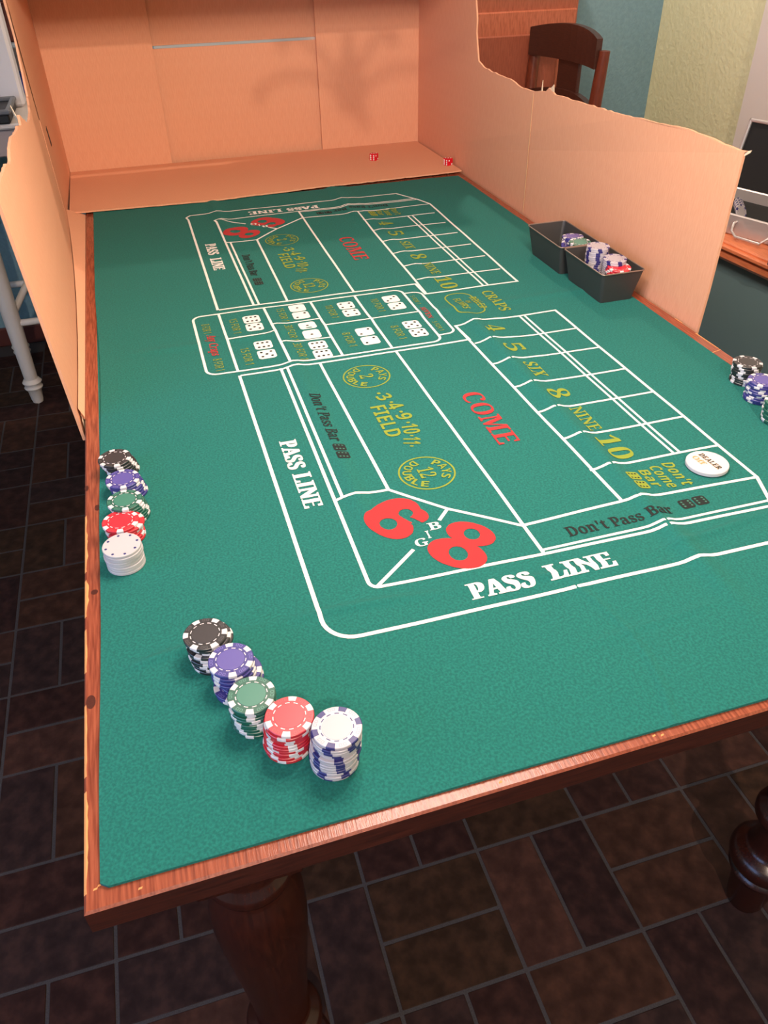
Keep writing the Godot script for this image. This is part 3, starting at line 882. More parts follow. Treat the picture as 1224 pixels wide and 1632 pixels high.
func build_box() -> void:
	var b := thing("cardboard_box", "big brown cardboard box cut open and laid around the far end of the table", "cardboard box")
	var H := 0.475
	# right wall, standing against the table edge
	var rpts := PackedVector2Array([Vector2(0.668, -0.02), Vector2(0.664, 0.06), Vector2(0.660, 0.269)])
	rpts.append_array(torn([Vector2(0.655, 0.2725), Vector2(0.67, 0.2705), Vector2(0.797, 0.275), Vector2(0.90, 0.268), Vector2(1.0, 0.262), Vector2(1.12, 0.258), Vector2(1.235, 0.2545), Vector2(1.262, 0.2625), Vector2(1.275, 0.254), Vector2(1.33, 0.246), Vector2(1.385, 0.244), Vector2(1.45, 0.252), Vector2(1.521, 0.252), Vector2(1.60, 0.2555), Vector2(1.634, 0.264), Vector2(1.642, 0.285), Vector2(1.655, 0.32), Vector2(1.655, 0.345), Vector2(1.668, 0.39), Vector2(1.668, H)], 0.0011))
	rpts.append_array([Vector2(2.07, H), Vector2(2.07, -0.02)])
	var mb := MB.new()
	mb.slab(rpts, func(p: Vector2) -> Vector3: return P(0.938 + 0.004 * smoothstep(0.9, 0.66, p.x), p.x, p.y), Vector3(0.004, 0, 0))
	put("side_wall", mb, mats.card, b)
	# left wall in two runs: it leans a little outwards towards the viewer
	var lp := [Vector2(0.683, -0.03), Vector2(0.683, 0.244)]
	var ltop := [Vector2(0.681, 0.302), Vector2(0.721, 0.302), Vector2(0.776, 0.300), Vector2(0.852, 0.297), Vector2(0.885, 0.288), Vector2(0.909, 0.288), Vector2(0.945, 0.297), Vector2(0.998, 0.299), Vector2(1.087, 0.290), Vector2(1.147, 0.288), Vector2(1.20, 0.279), Vector2(1.215, 0.292), Vector2(1.245, 0.283), Vector2(1.31, 0.262), Vector2(1.38, 0.256), Vector2(1.431, 0.258), Vector2(1.47, 0.265), Vector2(1.49, 0.275)]
	var poly := PackedVector2Array(lp)
	poly.append_array(torn(ltop, 0.0012))
	poly.append(Vector2(1.5, 0.275)); poly.append(Vector2(1.5, -0.03))
	# cut into strips so that the bend is followed
	mb = MB.new()
	var place := func(p: Vector2) -> Vector3: return P(left_x(p.x, p.y), p.x, p.y)
	var xs := [0.66, 0.80, 0.95, 1.1, 1.25, 1.4, 1.43, 1.46, 1.48, 1.51]
	for i in xs.size() - 1:
		var strip := PackedVector2Array([Vector2(xs[i], -0.1), Vector2(xs[i + 1], -0.1), Vector2(xs[i + 1], 0.5), Vector2(xs[i], 0.5)])
		for piece in Geometry2D.intersect_polygons(poly, strip):
			mb.slab(piece, place, Vector3(-0.004, 0, 0))
	var far := PackedVector2Array([Vector2(1.5, -0.03), Vector2(1.5, 0.275)])
	far.append_array(torn([Vector2(1.5, 0.275), Vector2(1.512, 0.29), Vector2(1.526, 0.308), Vector2(1.56, 0.368), Vector2(1.546, 0.43), Vector2(1.56, H)], 0.0012).slice(1))
	far.append_array([Vector2(2.07, H), Vector2(2.07, -0.03)])
	var fs := [1.45, 1.52, 1.54, 1.56, 1.58, 1.60, 1.62, 1.64, 1.66, 1.68, 1.70, 2.08]
	for i in fs.size() - 1:
		var strip2 := PackedVector2Array([Vector2(fs[i], -0.1), Vector2(fs[i + 1], -0.1), Vector2(fs[i + 1], 0.7), Vector2(fs[i], 0.7)])
		for piece in Geometry2D.intersect_polygons(far, strip2):
			mb.slab(piece, place, Vector3(-0.004, 0, 0))
	put("side_wall", mb, mats.card, b)
	# the foot of the left wall folds in under the box and meets the table edge
	mb = MB.new()
	var lip := []
	for i in 21: lip.append(Vector2(0.70 + i * 0.049, 0.0))
	for i in 20:
		var ya: float = lip[i].x
		var yb: float = lip[i + 1].x
		var ea := -0.0179 - 0.003 * (ya + 0.0145) / 2.134
		var eb := -0.0179 - 0.003 * (yb + 0.0145) / 2.134
		mb.quad(P(left_x(ya, 0.012), ya, 0.012), P(left_x(yb, 0.012), yb, 0.012), P(eb, yb, -0.0045), P(ea, ya, -0.0045), Vector3(0.6, 0.8, 0).normalized(), Vector3(0.6, 0.8, 0).normalized(), Vector3(0.6, 0.8, 0).normalized(), Vector3(0.6, 0.8, 0).normalized())
		mb.flat(P(left_x(ya, -0.006) , ya, 0.0), P(left_x(yb, -0.006), yb, 0.0), P(eb, yb, -0.0085), P(ea, ya, -0.0085), Vector3(-0.6, -0.8, 0).normalized())
	put("folded_lip", mb, mats.card, b)
	# end flaps with the inner flaps showing between them
	for q in [[-0.060, 0.2135, 2.070, -0.002, H, 0.004], [0.6445, 0.938, 2.070, -0.002, H, 0.004]]:
		mb = MB.new()
		mb.box(P((q[0] + q[1]) / 2, q[2] + q[5] / 2, (q[3] + q[4]) / 2), Vector3(q[1] - q[0], q[4] - q[3], q[5]), 0.0005)
		put("end_flap", mb, mats.card, b)
	for q in [[-0.002, 0.2765], [0.283, H]]:
		mb = MB.new()
		mb.box(P(0.4295, 2.0855, (q[0] + q[1]) / 2), Vector3(0.50, q[1] - q[0], 0.004), 0.0005)
		put("inner_flap", mb, mats.card, b)
	mb = MB.new()
	mb.box(P(0.432, 2.0830, 0.2797), Vector3(0.43, 0.0065, 0.0006), 0.0001)
	tag(put("tape", mb, mats.tape, b), "shiny strip of tape over the seam of the inner flaps")
	# floor flap lying on the table, its front edge torn
	var fl := [Vector2(0.9335, 1.700)]
	fl.append_array([Vector2(0.86, 1.692), Vector2(0.75, 1.690), Vector2(0.66, 1.684), Vector2(0.55, 1.683), Vector2(0.45, 1.672), Vector2(0.37, 1.668), Vector2(0.30, 1.660), Vector2(0.2, 1.662), Vector2(0.1, 1.668), Vector2(0.0, 1.672), Vector2(-0.054, 1.676)])
	var fp := torn(fl, 0.002)
	fp.append_array([Vector2(-0.0595, 2.069), Vector2(0.9335, 2.069)])
	mb = MB.new()
	mb.slab(fp, func(p: Vector2) -> Vector3: return P(p.x, p.y, 0.0055 - 0.0035 * smoothstep(1.70, 1.9, p.y)), Vector3(0, -0.0035, 0))
	put("floor_flap", mb, mats.card, b)
	# top panel, above the picture
	mb = MB.new()
	mb.box(P(0.439, 1.835, H + 0.002), Vector3(1.006, 0.004, 0.47), 0.0005)
	put("top_panel", mb, mats.card, b)
	# raised paper torn along the bottom fold of the left wall
	for q in [[1.45, 1.60], [1.27, 1.36], [1.02, 1.19], [0.69, 0.98]]:
		mb = MB.new()
		var tp := []
		var y: float = q[0]
		while y < q[1]:
			tp.append(Vector2(y, -0.0015 + rng.randf_range(-0.0015, 0.003)))
			y += 0.012
		for i in tp.size() - 1:
			var p0: Vector2 = tp[i]
			var p1: Vector2 = tp[i + 1]
			var xa := left_x(p0.x, 0.0) + 0.0015
			var xb := left_x(p1.x, 0.0) + 0.0015
			mb.flat(P(xa, p0.x, -0.02), P(xb, p1.x, -0.02), P(xb, p1.x, p1.y), P(xa, p0.x, p0.y), Vector3(1, 0.2, 0).normalized())
		tag(put("torn_paper", mb, mats.torn_paper, b), "pale torn paper liner along the bottom of the side wall")
	# score line and the slot of the hand hole
	mb = MB.new()
	mb.box(P(0.9372, 1.327, 0.122), Vector3(0.0012, 0.242, 0.0022), 0.0004)
	put("score_line", mb, mats.card_edge, b)
	mb = MB.new()
	mb.box(P(-0.0592, 1.712, 0.162), Vector3(0.0012, 0.044, 0.012), 0.0004, Basis(Vector3(1, 0, 0), 0.5))
	tag(put("slot", mb, mats.dark, b), "small dark slit in the left wall")
	# frayed tongues of liner paper on the torn edges
	mb = MB.new()
	mb.slab(PackedVector2Array([Vector2(1.20, 0.279), Vector2(1.245, 0.302), Vector2(1.235, 0.287), Vector2(1.215, 0.274)]), func(p: Vector2) -> Vector3: return P(left_x(p.x, p.y) - 0.012 * (p.x - 1.2) / 0.045, p.x, p.y), Vector3(-0.0012, 0, 0))
	mb.slab(PackedVector2Array([Vector2(1.262, 0.258), Vector2(1.243, 0.271), Vector2(1.24, 0.258)]), func(p: Vector2) -> Vector3: return P(0.9385, p.x, p.y), Vector3(0.0012, 0, 0))
	mb.slab(PackedVector2Array([Vector2(1.296, 0.25), Vector2(1.293, 0.272), Vector2(1.291, 0.25)]), func(p: Vector2) -> Vector3: return P(0.9385, p.x, p.y), Vector3(0.0012, 0, 0))
	mb.slab(PackedVector2Array([Vector2(0.667, 0.268), Vector2(0.648, 0.275), Vector2(0.650, 0.271), Vector2(0.664, 0.262)]), func(p: Vector2) -> Vector3: return P(0.944, p.x, p.y), Vector3(0.0012, 0, 0))
	put("frayed_paper", mb, mats.torn_paper, b)

# ---------------------------------------------------------------- floor and room
const CAM := Vector3(0.11776166, 0.54842034, 0.3262657)

func hidden_by_table(x: float, y: float) -> bool:
	# the sight line from the camera to a point on the floor passes through the table top
	var k := 0.578 / (0.548 + 0.75)
	var qx := CAM.x + (x - CAM.x) * k
	var qy := -CAM.z + (y + CAM.z) * k
	return qx > -0.01 and qx < 0.93 and qy > 0.0 and qy < 2.0

func build_floor() -> void:
	var slab := MB.new()
	slab.box(Vector3(0.25, -0.0575, -0.2), Vector3(4.2, 0.115, 6.2), 0.002)
	var fl := struct("floor", slab, mats.grout, "dark brown ceramic tile floor with grey grout lines laid in basket weave")
	var u := 0.2027
	var meshes := []
	for k in 3:
		var t := MB.new()
		t.box(Vector3(0, 0, 0), Vector3(u / 2 - 0.0058, 0.008, u - 0.0058), 0.0009)
		meshes.append(t.mesh())
	var list := []
	for i in range(-9, 10):
		for j in range(-6, 15):
			for s in 2:
				var cx := 0.2546 + u * (i + 0.5)
				var cy := 0.1159 + u * (j + 0.5)
				var flatways := posmod(i + j, 2) == 0
				if flatways: cy += u * (s - 0.5) * 0.5
				else: cx += u * (s - 0.5) * 0.5
				if cx < -1.8 or cx > 2.05 or cy < -1.3 or cy > 2.70: continue
				var p := Vector3(cx, 0, -cy)
				var d := p - (CAM + Vector3(0, 0.75, 0))
				var fwd := Vector3(0.2188, -0.6102, -0.7614)
				var seen := d.normalized().dot(fwd) > 0.68 and not hidden_by_table(cx, cy) and d.dot(fwd) > 0.2
				list.append([0 if seen else 1, d.length(), p, flatways])
	list.sort_custom(func(a, b): return a[0] < b[0] or (a[0] == b[0] and a[1] < b[1]))
	var rest := MB.new()
	var cnt := 0
	for q in list:
		var turn := Basis(Vector3.UP, PI / 2 if q[3] else 0.0)
		var lift := rng.randf_range(-0.0006, 0.0006)
		if q[0] == 0 and cnt < 290:
			var o := mesh_node("tile", meshes[0], mats["tile_%d" % rng.randi_range(0, 6)], fl)
			o.transform = Transform3D(turn * Basis(Vector3(1, 0, 0), rng.randf_range(-0.003, 0.003)), q[2] + Vector3(0, -0.0028 + lift, 0))
			cnt += 1
		else:
			rest.box(q[2] + Vector3(0, -0.0028, 0), Vector3(u / 2 - 0.0058, 0.008, u - 0.0058), 0.0009, turn)
	var r := put("tile", rest, mats.tile_0, fl)
	r.set_meta("kind", "stuff")

func build_room() -> void:
	var x0 := -1.7
	var x1 := 2.16
	var y0 := -2.5
	var y1 := 2.76
	var zc := 1.85
	var m := MB.new()
	var hy := 2.6
	m.box(P((x0 + x1) / 2, y1 + 0.1, hy / 2 - 0.75), Vector3(x1 - x0 + 0.4, hy, 0.2), 0.001)
	struct("wall_back", m, mats.wall_blue, "blue teal painted wall behind the chair and under the window light")
	m = MB.new()
	m.box(P(x1 + 0.1, (y0 + y1) / 2, hy / 2 - 0.75), Vector3(0.2, hy, y1 - y0 + 0.4), 0.001)
	struct("wall_right", m, mats.wall_green, "olive green painted rough plaster wall on the right")
	m = MB.new()
	m.box(P((x0 + x1) / 2, y0 - 0.1, hy / 2 - 0.75), Vector3(x1 - x0 + 0.4, hy, 0.2), 0.001)
	struct("wall_front", m, mats.wall_blue, "painted wall behind the camera")
	m = MB.new()
	var vy0 := -1.7
	var vy1 := 0.5
	var vz0 := 0.10
	var vz1 := 1.50
	m.box(P(x0 - 0.1, (y0 + vy0) / 2 - 0.1, hy / 2 - 0.75), Vector3(0.2, hy, vy0 - y0 + 0.2), 0.001)
	m.box(P(x0 - 0.1, (y1 + vy1) / 2 + 0.1, hy / 2 - 0.75), Vector3(0.2, hy, y1 - vy1 + 0.2), 0.001)
	m.box(P(x0 - 0.1, (vy0 + vy1) / 2, (vz0 - 0.75) / 2), Vector3(0.2, vz0 + 0.75, vy1 - vy0), 0.001)
	m.box(P(x0 - 0.1, (vy0 + vy1) / 2, (vz1 + zc) / 2), Vector3(0.2, zc - vz1, vy1 - vy0), 0.001)
	struct("wall_left", m, mats.wall_blue, "blue teal painted wall at the left side of the room")
	m = MB.new()
	for z in [vz0 + 0.02, vz1 - 0.02, vz1 - 0.45]:
		m.box(P(x0 - 0.1, (vy0 + vy1) / 2, z), Vector3(0.06, 0.04, vy1 - vy0), 0.003)
	for y in [vy0 + 0.02, (vy0 + vy1) / 2, vy1 - 0.02]:
		m.box(P(x0 - 0.1, y, (vz0 + vz1) / 2), Vector3(0.06, vz1 - vz0 - 0.08, 0.05), 0.003)
	struct("window_1", m, mats.white_paint, "white wooden window frame in the left wall")
	m = MB.new()
	m.box(P((x0 + x1) / 2, (y0 + y1) / 2, zc + 0.1), Vector3(x1 - x0 + 0.4, 0.2, y1 - y0 + 0.4), 0.001)
	struct("ceiling", m, mats.ceiling, "plain pale ceiling above the table")
	m = MB.new()
	m.box(P(-0.35, y1 - 0.009, -0.715), Vector3(2.7, 0.07, 0.018), 0.004)
	struct("baseboard_back", m, mats.baseboard, "dark reddish brown baseboard along the back wall")
	m = MB.new()
	m.box(P(x1 - 0.03, 1.78, 0.5), Vector3(0.06, 2.5, 0.70), 0.02)
	struct("trim_1", m, mats.white_paint, "smooth white door casing at the end of the green wall")

func build_chandelier() -> void:
	var c := Vector2(0.46, 0.42)
	var z := 0.84
	var t := thing("ceiling_lamp", "five armed brass ceiling lamp hanging over the table", "lamp", P(c.x, c.y, z))
	var r := MB.new()
	r.tube([Vector3(0, 1.0, 0), Vector3(0, 0.05, 0)], [0.008, 0.008], 10)
	r.lathe(Vector3(0, -0.02, 0), [Vector2(0, 0), Vector2(0.02, 0.01), Vector2(0.03, 0.04), Vector2(0.015, 0.08), Vector2(0.008, 0.1)], 20)
	r.lathe(Vector3(0, 0.99, 0), [Vector2(0, 0), Vector2(0.05, 0), Vector2(0.03, 0.02), Vector2(0, 0.02)], 20)
	put("stem", r, mats.brass, t)
	for k in 5:
		var a := TAU * k / 5.0 + 0.35
		var d := Vector3(cos(a), 0, sin(a))
		var arm := MB.new()
		arm.tube([d * 0.02 + Vector3(0, 0.02, 0), d * 0.06 + Vector3(0, 0.05, 0), d * 0.11 + Vector3(0, 0.06, 0), d * 0.15 + Vector3(0, 0.05, 0), d * 0.16 + Vector3(0, 0.035, 0)], [0.006, 0.006, 0.006, 0.006, 0.012], 8)
		put("arm", arm, mats.brass, t)
		var bulb := MB.new()
		bulb.lathe(d * 0.16 + Vector3(0, -0.045, 0), [Vector2(0, 0), Vector2(0.018, 0.006), Vector2(0.028, 0.022), Vector2(0.03, 0.035), Vector2(0.024, 0.055), Vector2(0.012, 0.075), Vector2(0, 0.08)], 20)
		put("bulb", bulb, mats.bulb, t)
		var l := OmniLight3D.new()
		l.name = "bulb_light"
		t.add_child(l, true)
		l.position = d * 0.16 + Vector3(0, -0.015, 0)
		l.light_color = LAMP_COLOR
		l.light_energy = LAMP_ENERGY
		l.light_size = 0.028
		l.omni_range = 8.0
		l.omni_attenuation = 2.0
		l.shadow_enabled = true

func build_fill_lights() -> void:  # unseen lamps added to brighten the right-hand walls and the box interior
	for q in [[Vector2(1.2, 2.2), RIGHT_FILL_ENERGY, "added fill light shaped as a round pendant at the far right", 1.45], [Vector2(0.1, -1.75), BACK_FILL_ENERGY, "added fill light shaped as a flush ceiling light behind the viewer", 1.85]]:
		var hang: float = q[3]
		var t := thing("added_fill_light", q[2], "lamp", P(q[0].x, q[0].y, hang))
		var m := MB.new()
		m.lathe(Vector3(0, -0.03, 0), [Vector2(0.0, 0.0), Vector2(0.17, 0.0), Vector2(0.18, 0.008), Vector2(0.18, 0.0295), Vector2(0.0, 0.0295)], 32)
		if hang < 1.84: m.tube([Vector3(0, -0.01, 0), Vector3(0, 1.849 - hang, 0)], [0.005, 0.005], 8)
		put("base", m, mats.brass, t)
		m = MB.new()
		m.lathe(Vector3(0, -0.09, 0), [Vector2(0, 0), Vector2(0.08, 0.008), Vector2(0.13, 0.028), Vector2(0.15, 0.0595), Vector2(0.0, 0.0595)], 32)
		put("glass_bowl", m, mats.bulb, t)
		var l := OmniLight3D.new()
		l.name = "fill_light"
		t.add_child(l, true)
		l.position = Vector3(0, -0.06, 0)
		l.light_color = Color(1.0, 0.90, 0.82)
		l.light_energy = q[1]
		l.light_size = 0.028
		l.omni_range = 10.0
		l.omni_attenuation = 2.0
		l.shadow_enabled = true

# ---------------------------------------------------------------- furniture round about
func build_surroundings() -> void:
	# sideboard on the right with a wooden top
	var ang := 0.09
	var sb := thing("sideboard", "low cabinet with an orange brown wooden top and slate front right of the table", "sideboard", P(1.447, 1.165, -0.75))
	sb.rotation.y = ang
	var m := MB.new()
	m.box(Vector3(0.24, 0.638, 0.1), Vector3(0.48, 0.012, 1.6), 0.003)
	m.box(Vector3(0.24, 0.645, 0.1), Vector3(0.46, 0.010, 1.58), 0.004)
	put("top", m, mats.sill_wood, sb)
	m = MB.new()
	m.box(Vector3(0.246, 0.617, 0.1), Vector3(0.47, 0.028, 1.59), 0.01)
	put("moulding", m, mats.sill_wood, sb)
	m = MB.new()
	m.box(Vector3(0.275, 0.30, 0.1), Vector3(0.43, 0.605, 1.55), 0.004)
	put("body", m, mats.slate, sb)
	# aluminium chip case open on it
	var cs := thing("chip_case", "open aluminium chip case with black lining standing on the wooden cabinet top", "case", P(1.431, 1.457, -0.0995))
	var u := Vector3(0.335, 0, 0.942)
	var v := Vector3(0.942, 0, -0.335)
	var bs := Basis(u, Vector3.UP, -v)
	m = MB.new()
	var Wd := 0.40
	var Dp := 0.215
	var Hh := 0.048
	m.box(u * Wd / 2 + v * 0.004 + Vector3(0, Hh / 2, 0), Vector3(Wd, Hh, 0.008), 0.003, bs)
	m.box(u * Wd / 2 + v * (Dp - 0.004) + Vector3(0, Hh / 2, 0), Vector3(Wd, Hh, 0.008), 0.003, bs)
	m.box(u * 0.004 + v * Dp / 2 + Vector3(0, Hh / 2, 0), Vector3(0.008, Hh, Dp), 0.003, bs)
	m.box(u * (Wd - 0.004) + v * Dp / 2 + Vector3(0, Hh / 2, 0), Vector3(0.008, Hh, Dp), 0.003, bs)
	put("body", m, mats.aluminium, cs)
	m = MB.new()
	m.box(u * Wd / 2 + v * Dp / 2 + Vector3(0, 0.012, 0), Vector3(Wd - 0.02, 0.018, Dp - 0.02), 0.002, bs)
	put("lining", m, mats.black_foam, cs)
	var hinge := v * Dp + Vector3(0, Hh, 0)
	var up := (Vector3.UP * cos(0.25) + v * sin(0.25)).normalized()
	var lb := Basis(u, up, u.cross(up))
	m = MB.new()
	var LH := 0.162
	var back := lb.z * 0.012 * (-1.0 if lb.z.dot(v) < 0 else 1.0)
	m.box(hinge + u * 0.004 + up * LH / 2 + back, Vector3(0.008, LH, 0.026), 0.003, lb)
	m.box(hinge + u * (Wd - 0.004) + up * LH / 2 + back, Vector3(0.008, LH, 0.026), 0.003, lb)
	m.box(hinge + u * Wd / 2 + up * (LH - 0.004) + back, Vector3(Wd, 0.008, 0.026), 0.003, lb)
	put("lid_frame", m, mats.aluminium, cs)
	m = MB.new()
	m.box(hinge + u * Wd / 2 + up * (LH / 2 - 0.012) + back * 1.2, Vector3(Wd - 0.014, LH + 0.012, 0.018), 0.002, lb)
	put("lid_lining", m, mats.black_foam, cs)
	m = MB.new()
	var hp := u * 0.185 - v * 0.002 + Vector3(0, 0.034, 0)
	m.tube([hp, hp - v * 0.012 + Vector3(0, -0.002, 0), hp - v * 0.022 + Vector3(0, -0.016, 0) + u * 0.004, hp - v * 0.026 + Vector3(0, -0.026, 0) + u * 0.02, hp - v * 0.026 + Vector3(0, -0.027, 0) + u * 0.085, hp - v * 0.02 + Vector3(0, -0.012, 0) + u * 0.1, hp + u * 0.1], [0.003, 0.003, 0.003, 0.0035, 0.0035, 0.003, 0.003], 8)
	put("handle", m, mats.aluminium, cs)
	m = MB.new()
	m.box(u * 0.30 - v * 0.002 + Vector3(0, 0.022, 0), Vector3(0.02, 0.016, 0.006), 0.002, bs)
	put("latch", m, mats.dark, cs)
	var cpos := Vector3(1.431, 0.75 - 0.0995, -1.457)
	for i in 7:
		var q := cpos + u * (0.128 + 0.004 * i) + v * (0.085 - 0.004 * i) + Vector3(0, 0.042 - 0.001 * i, 0)
		chip("white", q, 0.5 * i, "white navy-spotted chip, %s in the row standing in the open case" % ["first", "second", "third", "fourth", "fifth", "sixth", "seventh"][i], "white chips standing in the case", true, Basis(u, Vector3.UP, u.cross(Vector3.UP)) * Basis(Vector3(0, 0, 1), -1.1))
	# clear plastic bag crumpled in the case
	m = MB.new()
	var bag := thing("plastic_bag", "crumpled clear plastic bag lying in the open chip case", "plastic bag", cpos + u * 0.30 + v * 0.10 + Vector3(0, 0.023, 0))
	var pts := []
	for i in 7:
		var row := []
		for j in 7:
			row.append(u * (i * 0.013) + v * ((j - 3) * 0.013) + Vector3(0, rng.randf_range(0.002, 0.03) * sin(PI * (i + 0.5) / 7.0), 0))
		pts.append(row)
	for i in 6:
		for j in 6:
			var a: Vector3 = pts[i][j]
			var b: Vector3 = pts[i + 1][j]
			var c: Vector3 = pts[i + 1][j + 1]
			var d: Vector3 = pts[i][j + 1]
			var n1 := (b - a).cross(c - a).normalized()
			if n1.y < 0: n1 = -n1
			m.tri(a, b, c, n1, n1, n1)
			n1 = (c - a).cross(d - a).normalized()
			if n1.y < 0: n1 = -n1
			m.tri(a, c, d, n1, n1, n1)
	put("film", m, mats.plastic, bag)
	# grey cup at the right margin
	var cup := thing("grey_cup", "dark grey rounded cup standing on the cabinet top before the case", "cup", P(1.462, 1.062, -0.0995))
	m = MB.new()
	m.lathe(Vector3.ZERO, [Vector2(0, 0), Vector2(0.032, 0), Vector2(0.036, 0.004), Vector2(0.0385, 0.062), Vector2(0.0365, 0.066), Vector2(0.034, 0.062), Vector2(0.032, 0.008), Vector2(0.0, 0.006)], 32)
	put("body", m, mats.grey_cup, cup)
	# chair before the back wall
	var ch := thing("wooden_chair", "dark brown wooden chair with a broad curved top rail behind the box", "chair", P(1.525, 2.345, -0.762))
	ch.rotation.y = deg_to_rad(-83.0)
	m = MB.new()
	# curved top rail
	var rail := func(z0: float, z1: float, mb: MB, bow: float) -> void:
		var k := 10
		for i in k:
			var t0 := -1.0 + 2.0 * i / k
			var t1 := -1.0 + 2.0 * (i + 1) / k
			var q := []
			for t in [t0, t1]:
				var x: float = t * 0.19
				var z: float = -bow * (1.0 - t * t)
				var drop: float = 0.022 * t * t
				q.append([Vector3(x, z0 - 0.0 * drop, z), Vector3(x, z1 - drop, z)])
			var dep := Vector3(0, 0, -0.022)
			var n := Vector3(-(q[1][0].z - q[0][0].z), 0, 0.038).normalized()
			mb.flat(q[0][0], q[1][0], q[1][1], q[0][1], n)
			mb.flat(q[0][0] + dep, q[1][0] + dep, q[1][1] + dep, q[0][1] + dep, -n)
			mb.flat(q[0][1], q[1][1], q[1][1] + dep, q[0][1] + dep, Vector3.UP)
			mb.flat(q[0][0], q[1][0], q[1][0] + dep, q[0][0] + dep, Vector3.DOWN)
			if i == 0: mb.flat(q[0][0], q[0][1], q[0][1] + dep, q[0][0] + dep, Vector3(-1, 0, 0))
			if i == k - 1: mb.flat(q[1][0], q[1][1], q[1][1] + dep, q[1][0] + dep, Vector3(1, 0, 0))
	rail.call(0.905, 1.01, m, 0.035)
	put("top_rail", m, mats.chair_dark, ch)
	m = MB.new()
	rail.call(0.755, 0.82, m, 0.03)
	put("lower_rail", m, mats.chair_dark, ch)
	m = MB.new()
	m.box(Vector3(0, 0.87, -0.045), Vector3(0.12, 0.12, 0.014), 0.003)
	put("splat", m, mats.chair_dark, ch)
	for s in [-1.0, 1.0]:
		m = MB.new()
		m.tube([Vector3(0.185 * s, 0, -0.03), Vector3(0.185 * s, 0.45, -0.01), Vector3(0.19 * s, 0.75, -0.02), Vector3(0.195 * s, 0.955, -0.03)], [0.018, 0.022, 0.022, 0.018], 10)
		put("back_post", m, mats.chair_wood, ch)
		m = MB.new()
		m.tube([Vector3(0.17 * s, 0, 0.36), Vector3(0.17 * s, 0.43, 0.36)], [0.016, 0.021], 10)
		put("front_leg", m, mats.chair_wood, ch)
	m = MB.new()
	m.box(Vector3(0, 0.445, 0.18), Vector3(0.42, 0.03, 0.42), 0.01)
	put("seat", m, mats.chair_wood, ch)
	# wooden cupboard behind the chair
	var cb := thing("wooden_cupboard", "tall reddish brown wooden cupboard against the blue wall behind the chair", "cupboard", P(1.235, 2.655, -0.75))
	m = MB.new()
	m.box(Vector3(0, 0.55, 0.0), Vector3(0.94, 1.1, 0.14), 0.004)
	m.box(Vector3(0, 1.19, -0.01), Vector3(0.92, 0.16, 0.12), 0.004)
	put("body", m, mats.cupboard, cb)
	for s in [-1.0, 1.0]:
		m = MB.new()
		m.box(Vector3(0.235 * s, 0.53, 0.076), Vector3(0.45, 0.98, 0.016), 0.004)
		var dr := put("door", m, mats.cupboard, cb)
		m = MB.new()
		m.box(Vector3(0.235 * s, 0.53, 0.085), Vector3(0.32, 0.84, 0.012), 0.005)
		put("panel", m, mats.cupboard_dark, dr)
	m = MB.new()
	m.box(Vector3(0, 1.105, 0.012), Vector3(0.98, 0.022, 0.17), 0.004)
	put("ledge", m, mats.chair_dark, cb)
	# white turned table at the left with things on it
	var wt := thing("white_table", "white painted side table on turned legs behind the box", "table", P(-0.04, 2.36, -0.75))
	for s in [Vector2(0.315, 0.11), Vector2(-0.315, 0.11), Vector2(0.315, -0.19), Vector2(-0.37, -0.19)]:
		m = MB.new()
		var lp := []
		for p in [[0.0, 0.0], [0.016, 0.0], [0.019, 0.012], [0.022, 0.045], [0.026, 0.05], [0.030, 0.057], [0.026, 0.064], [0.027, 0.069], [0.031, 0.076], [0.026, 0.084], [0.021, 0.088], [0.0215, 0.1], [0.0255, 0.30], [0.029, 0.55], [0.03, 0.77], [0.0, 0.77]]:
			lp.append(Vector2(p[0], p[1]))
		m.lathe(Vector3(s.x, 0, s.y), lp, 24)
		put("leg", m, mats.white_paint, wt)
	for q in [[Vector3(0.315, 0.28, 0.11), Vector3(-0.315, 0.28, 0.11)], [Vector3(-0.315, 0.30, 0.11), Vector3(-0.20, 0.44, 0.0)], [Vector3(0.315, 0.30, -0.19), Vector3(-0.37, 0.30, -0.19)]]:
		m = MB.new()
		m.tube([q[0], q[1]], [0.011, 0.011], 10)
		put("stretcher", m, mats.white_paint, wt)
	m = MB.new()
	m.box(Vector3(0.0, 0.805, -0.035), Vector3(0.70, 0.072, 0.32), 0.003)
	put("apron", m, mats.grey_drawer, wt)
	m = MB.new()
	m.box(Vector3(0.0, 0.848, -0.035), Vector3(0.76, 0.014, 0.36), 0.004)
	put("top", m, mats.white_paint, wt)
	var tray := thing("black_tray", "black tray with a grey rim lying on the white side table", "tray", P(-0.42, 2.32, 0.1055))
	m = MB.new()
	m.box(Vector3(0, 0.012, 0), Vector3(0.46, 0.024, 0.22), 0.004)
	put("base", m, mats.dark, tray)
	m = MB.new()
	m.box(Vector3(0, 0.029, 0.105), Vector3(0.47, 0.012, 0.014), 0.003)
	m.box(Vector3(0, 0.029, -0.105), Vector3(0.47, 0.012, 0.014), 0.003)
	m.box(Vector3(0.228, 0.029, 0), Vector3(0.014, 0.012, 0.2), 0.003)
	m.box(Vector3(-0.228, 0.029, 0), Vector3(0.014, 0.012, 0.2), 0.003)
	put("rim", m, mats.grey_rim, tray)
	var bin := thing("white_bin", "tall white plastic bin standing behind the black tray", "bin", P(-0.317, 2.49, 0.106))
	m = MB.new()
	m.box(Vector3(0, 0.20, 0), Vector3(0.30, 0.40, 0.08), 0.008)
	put("body", m, mats.white_plastic, bin)
	m = MB.new()
	m.box(Vector3(0, 0.406, 0), Vector3(0.31, 0.014, 0.09), 0.004)
	put("lid", m, mats.white_paint, bin)
	var shelf := thing("white_shelf_unit", "white shelf unit against the back wall at the far left", "shelf", P(-0.27, 2.68, 0.0))
	m = MB.new()
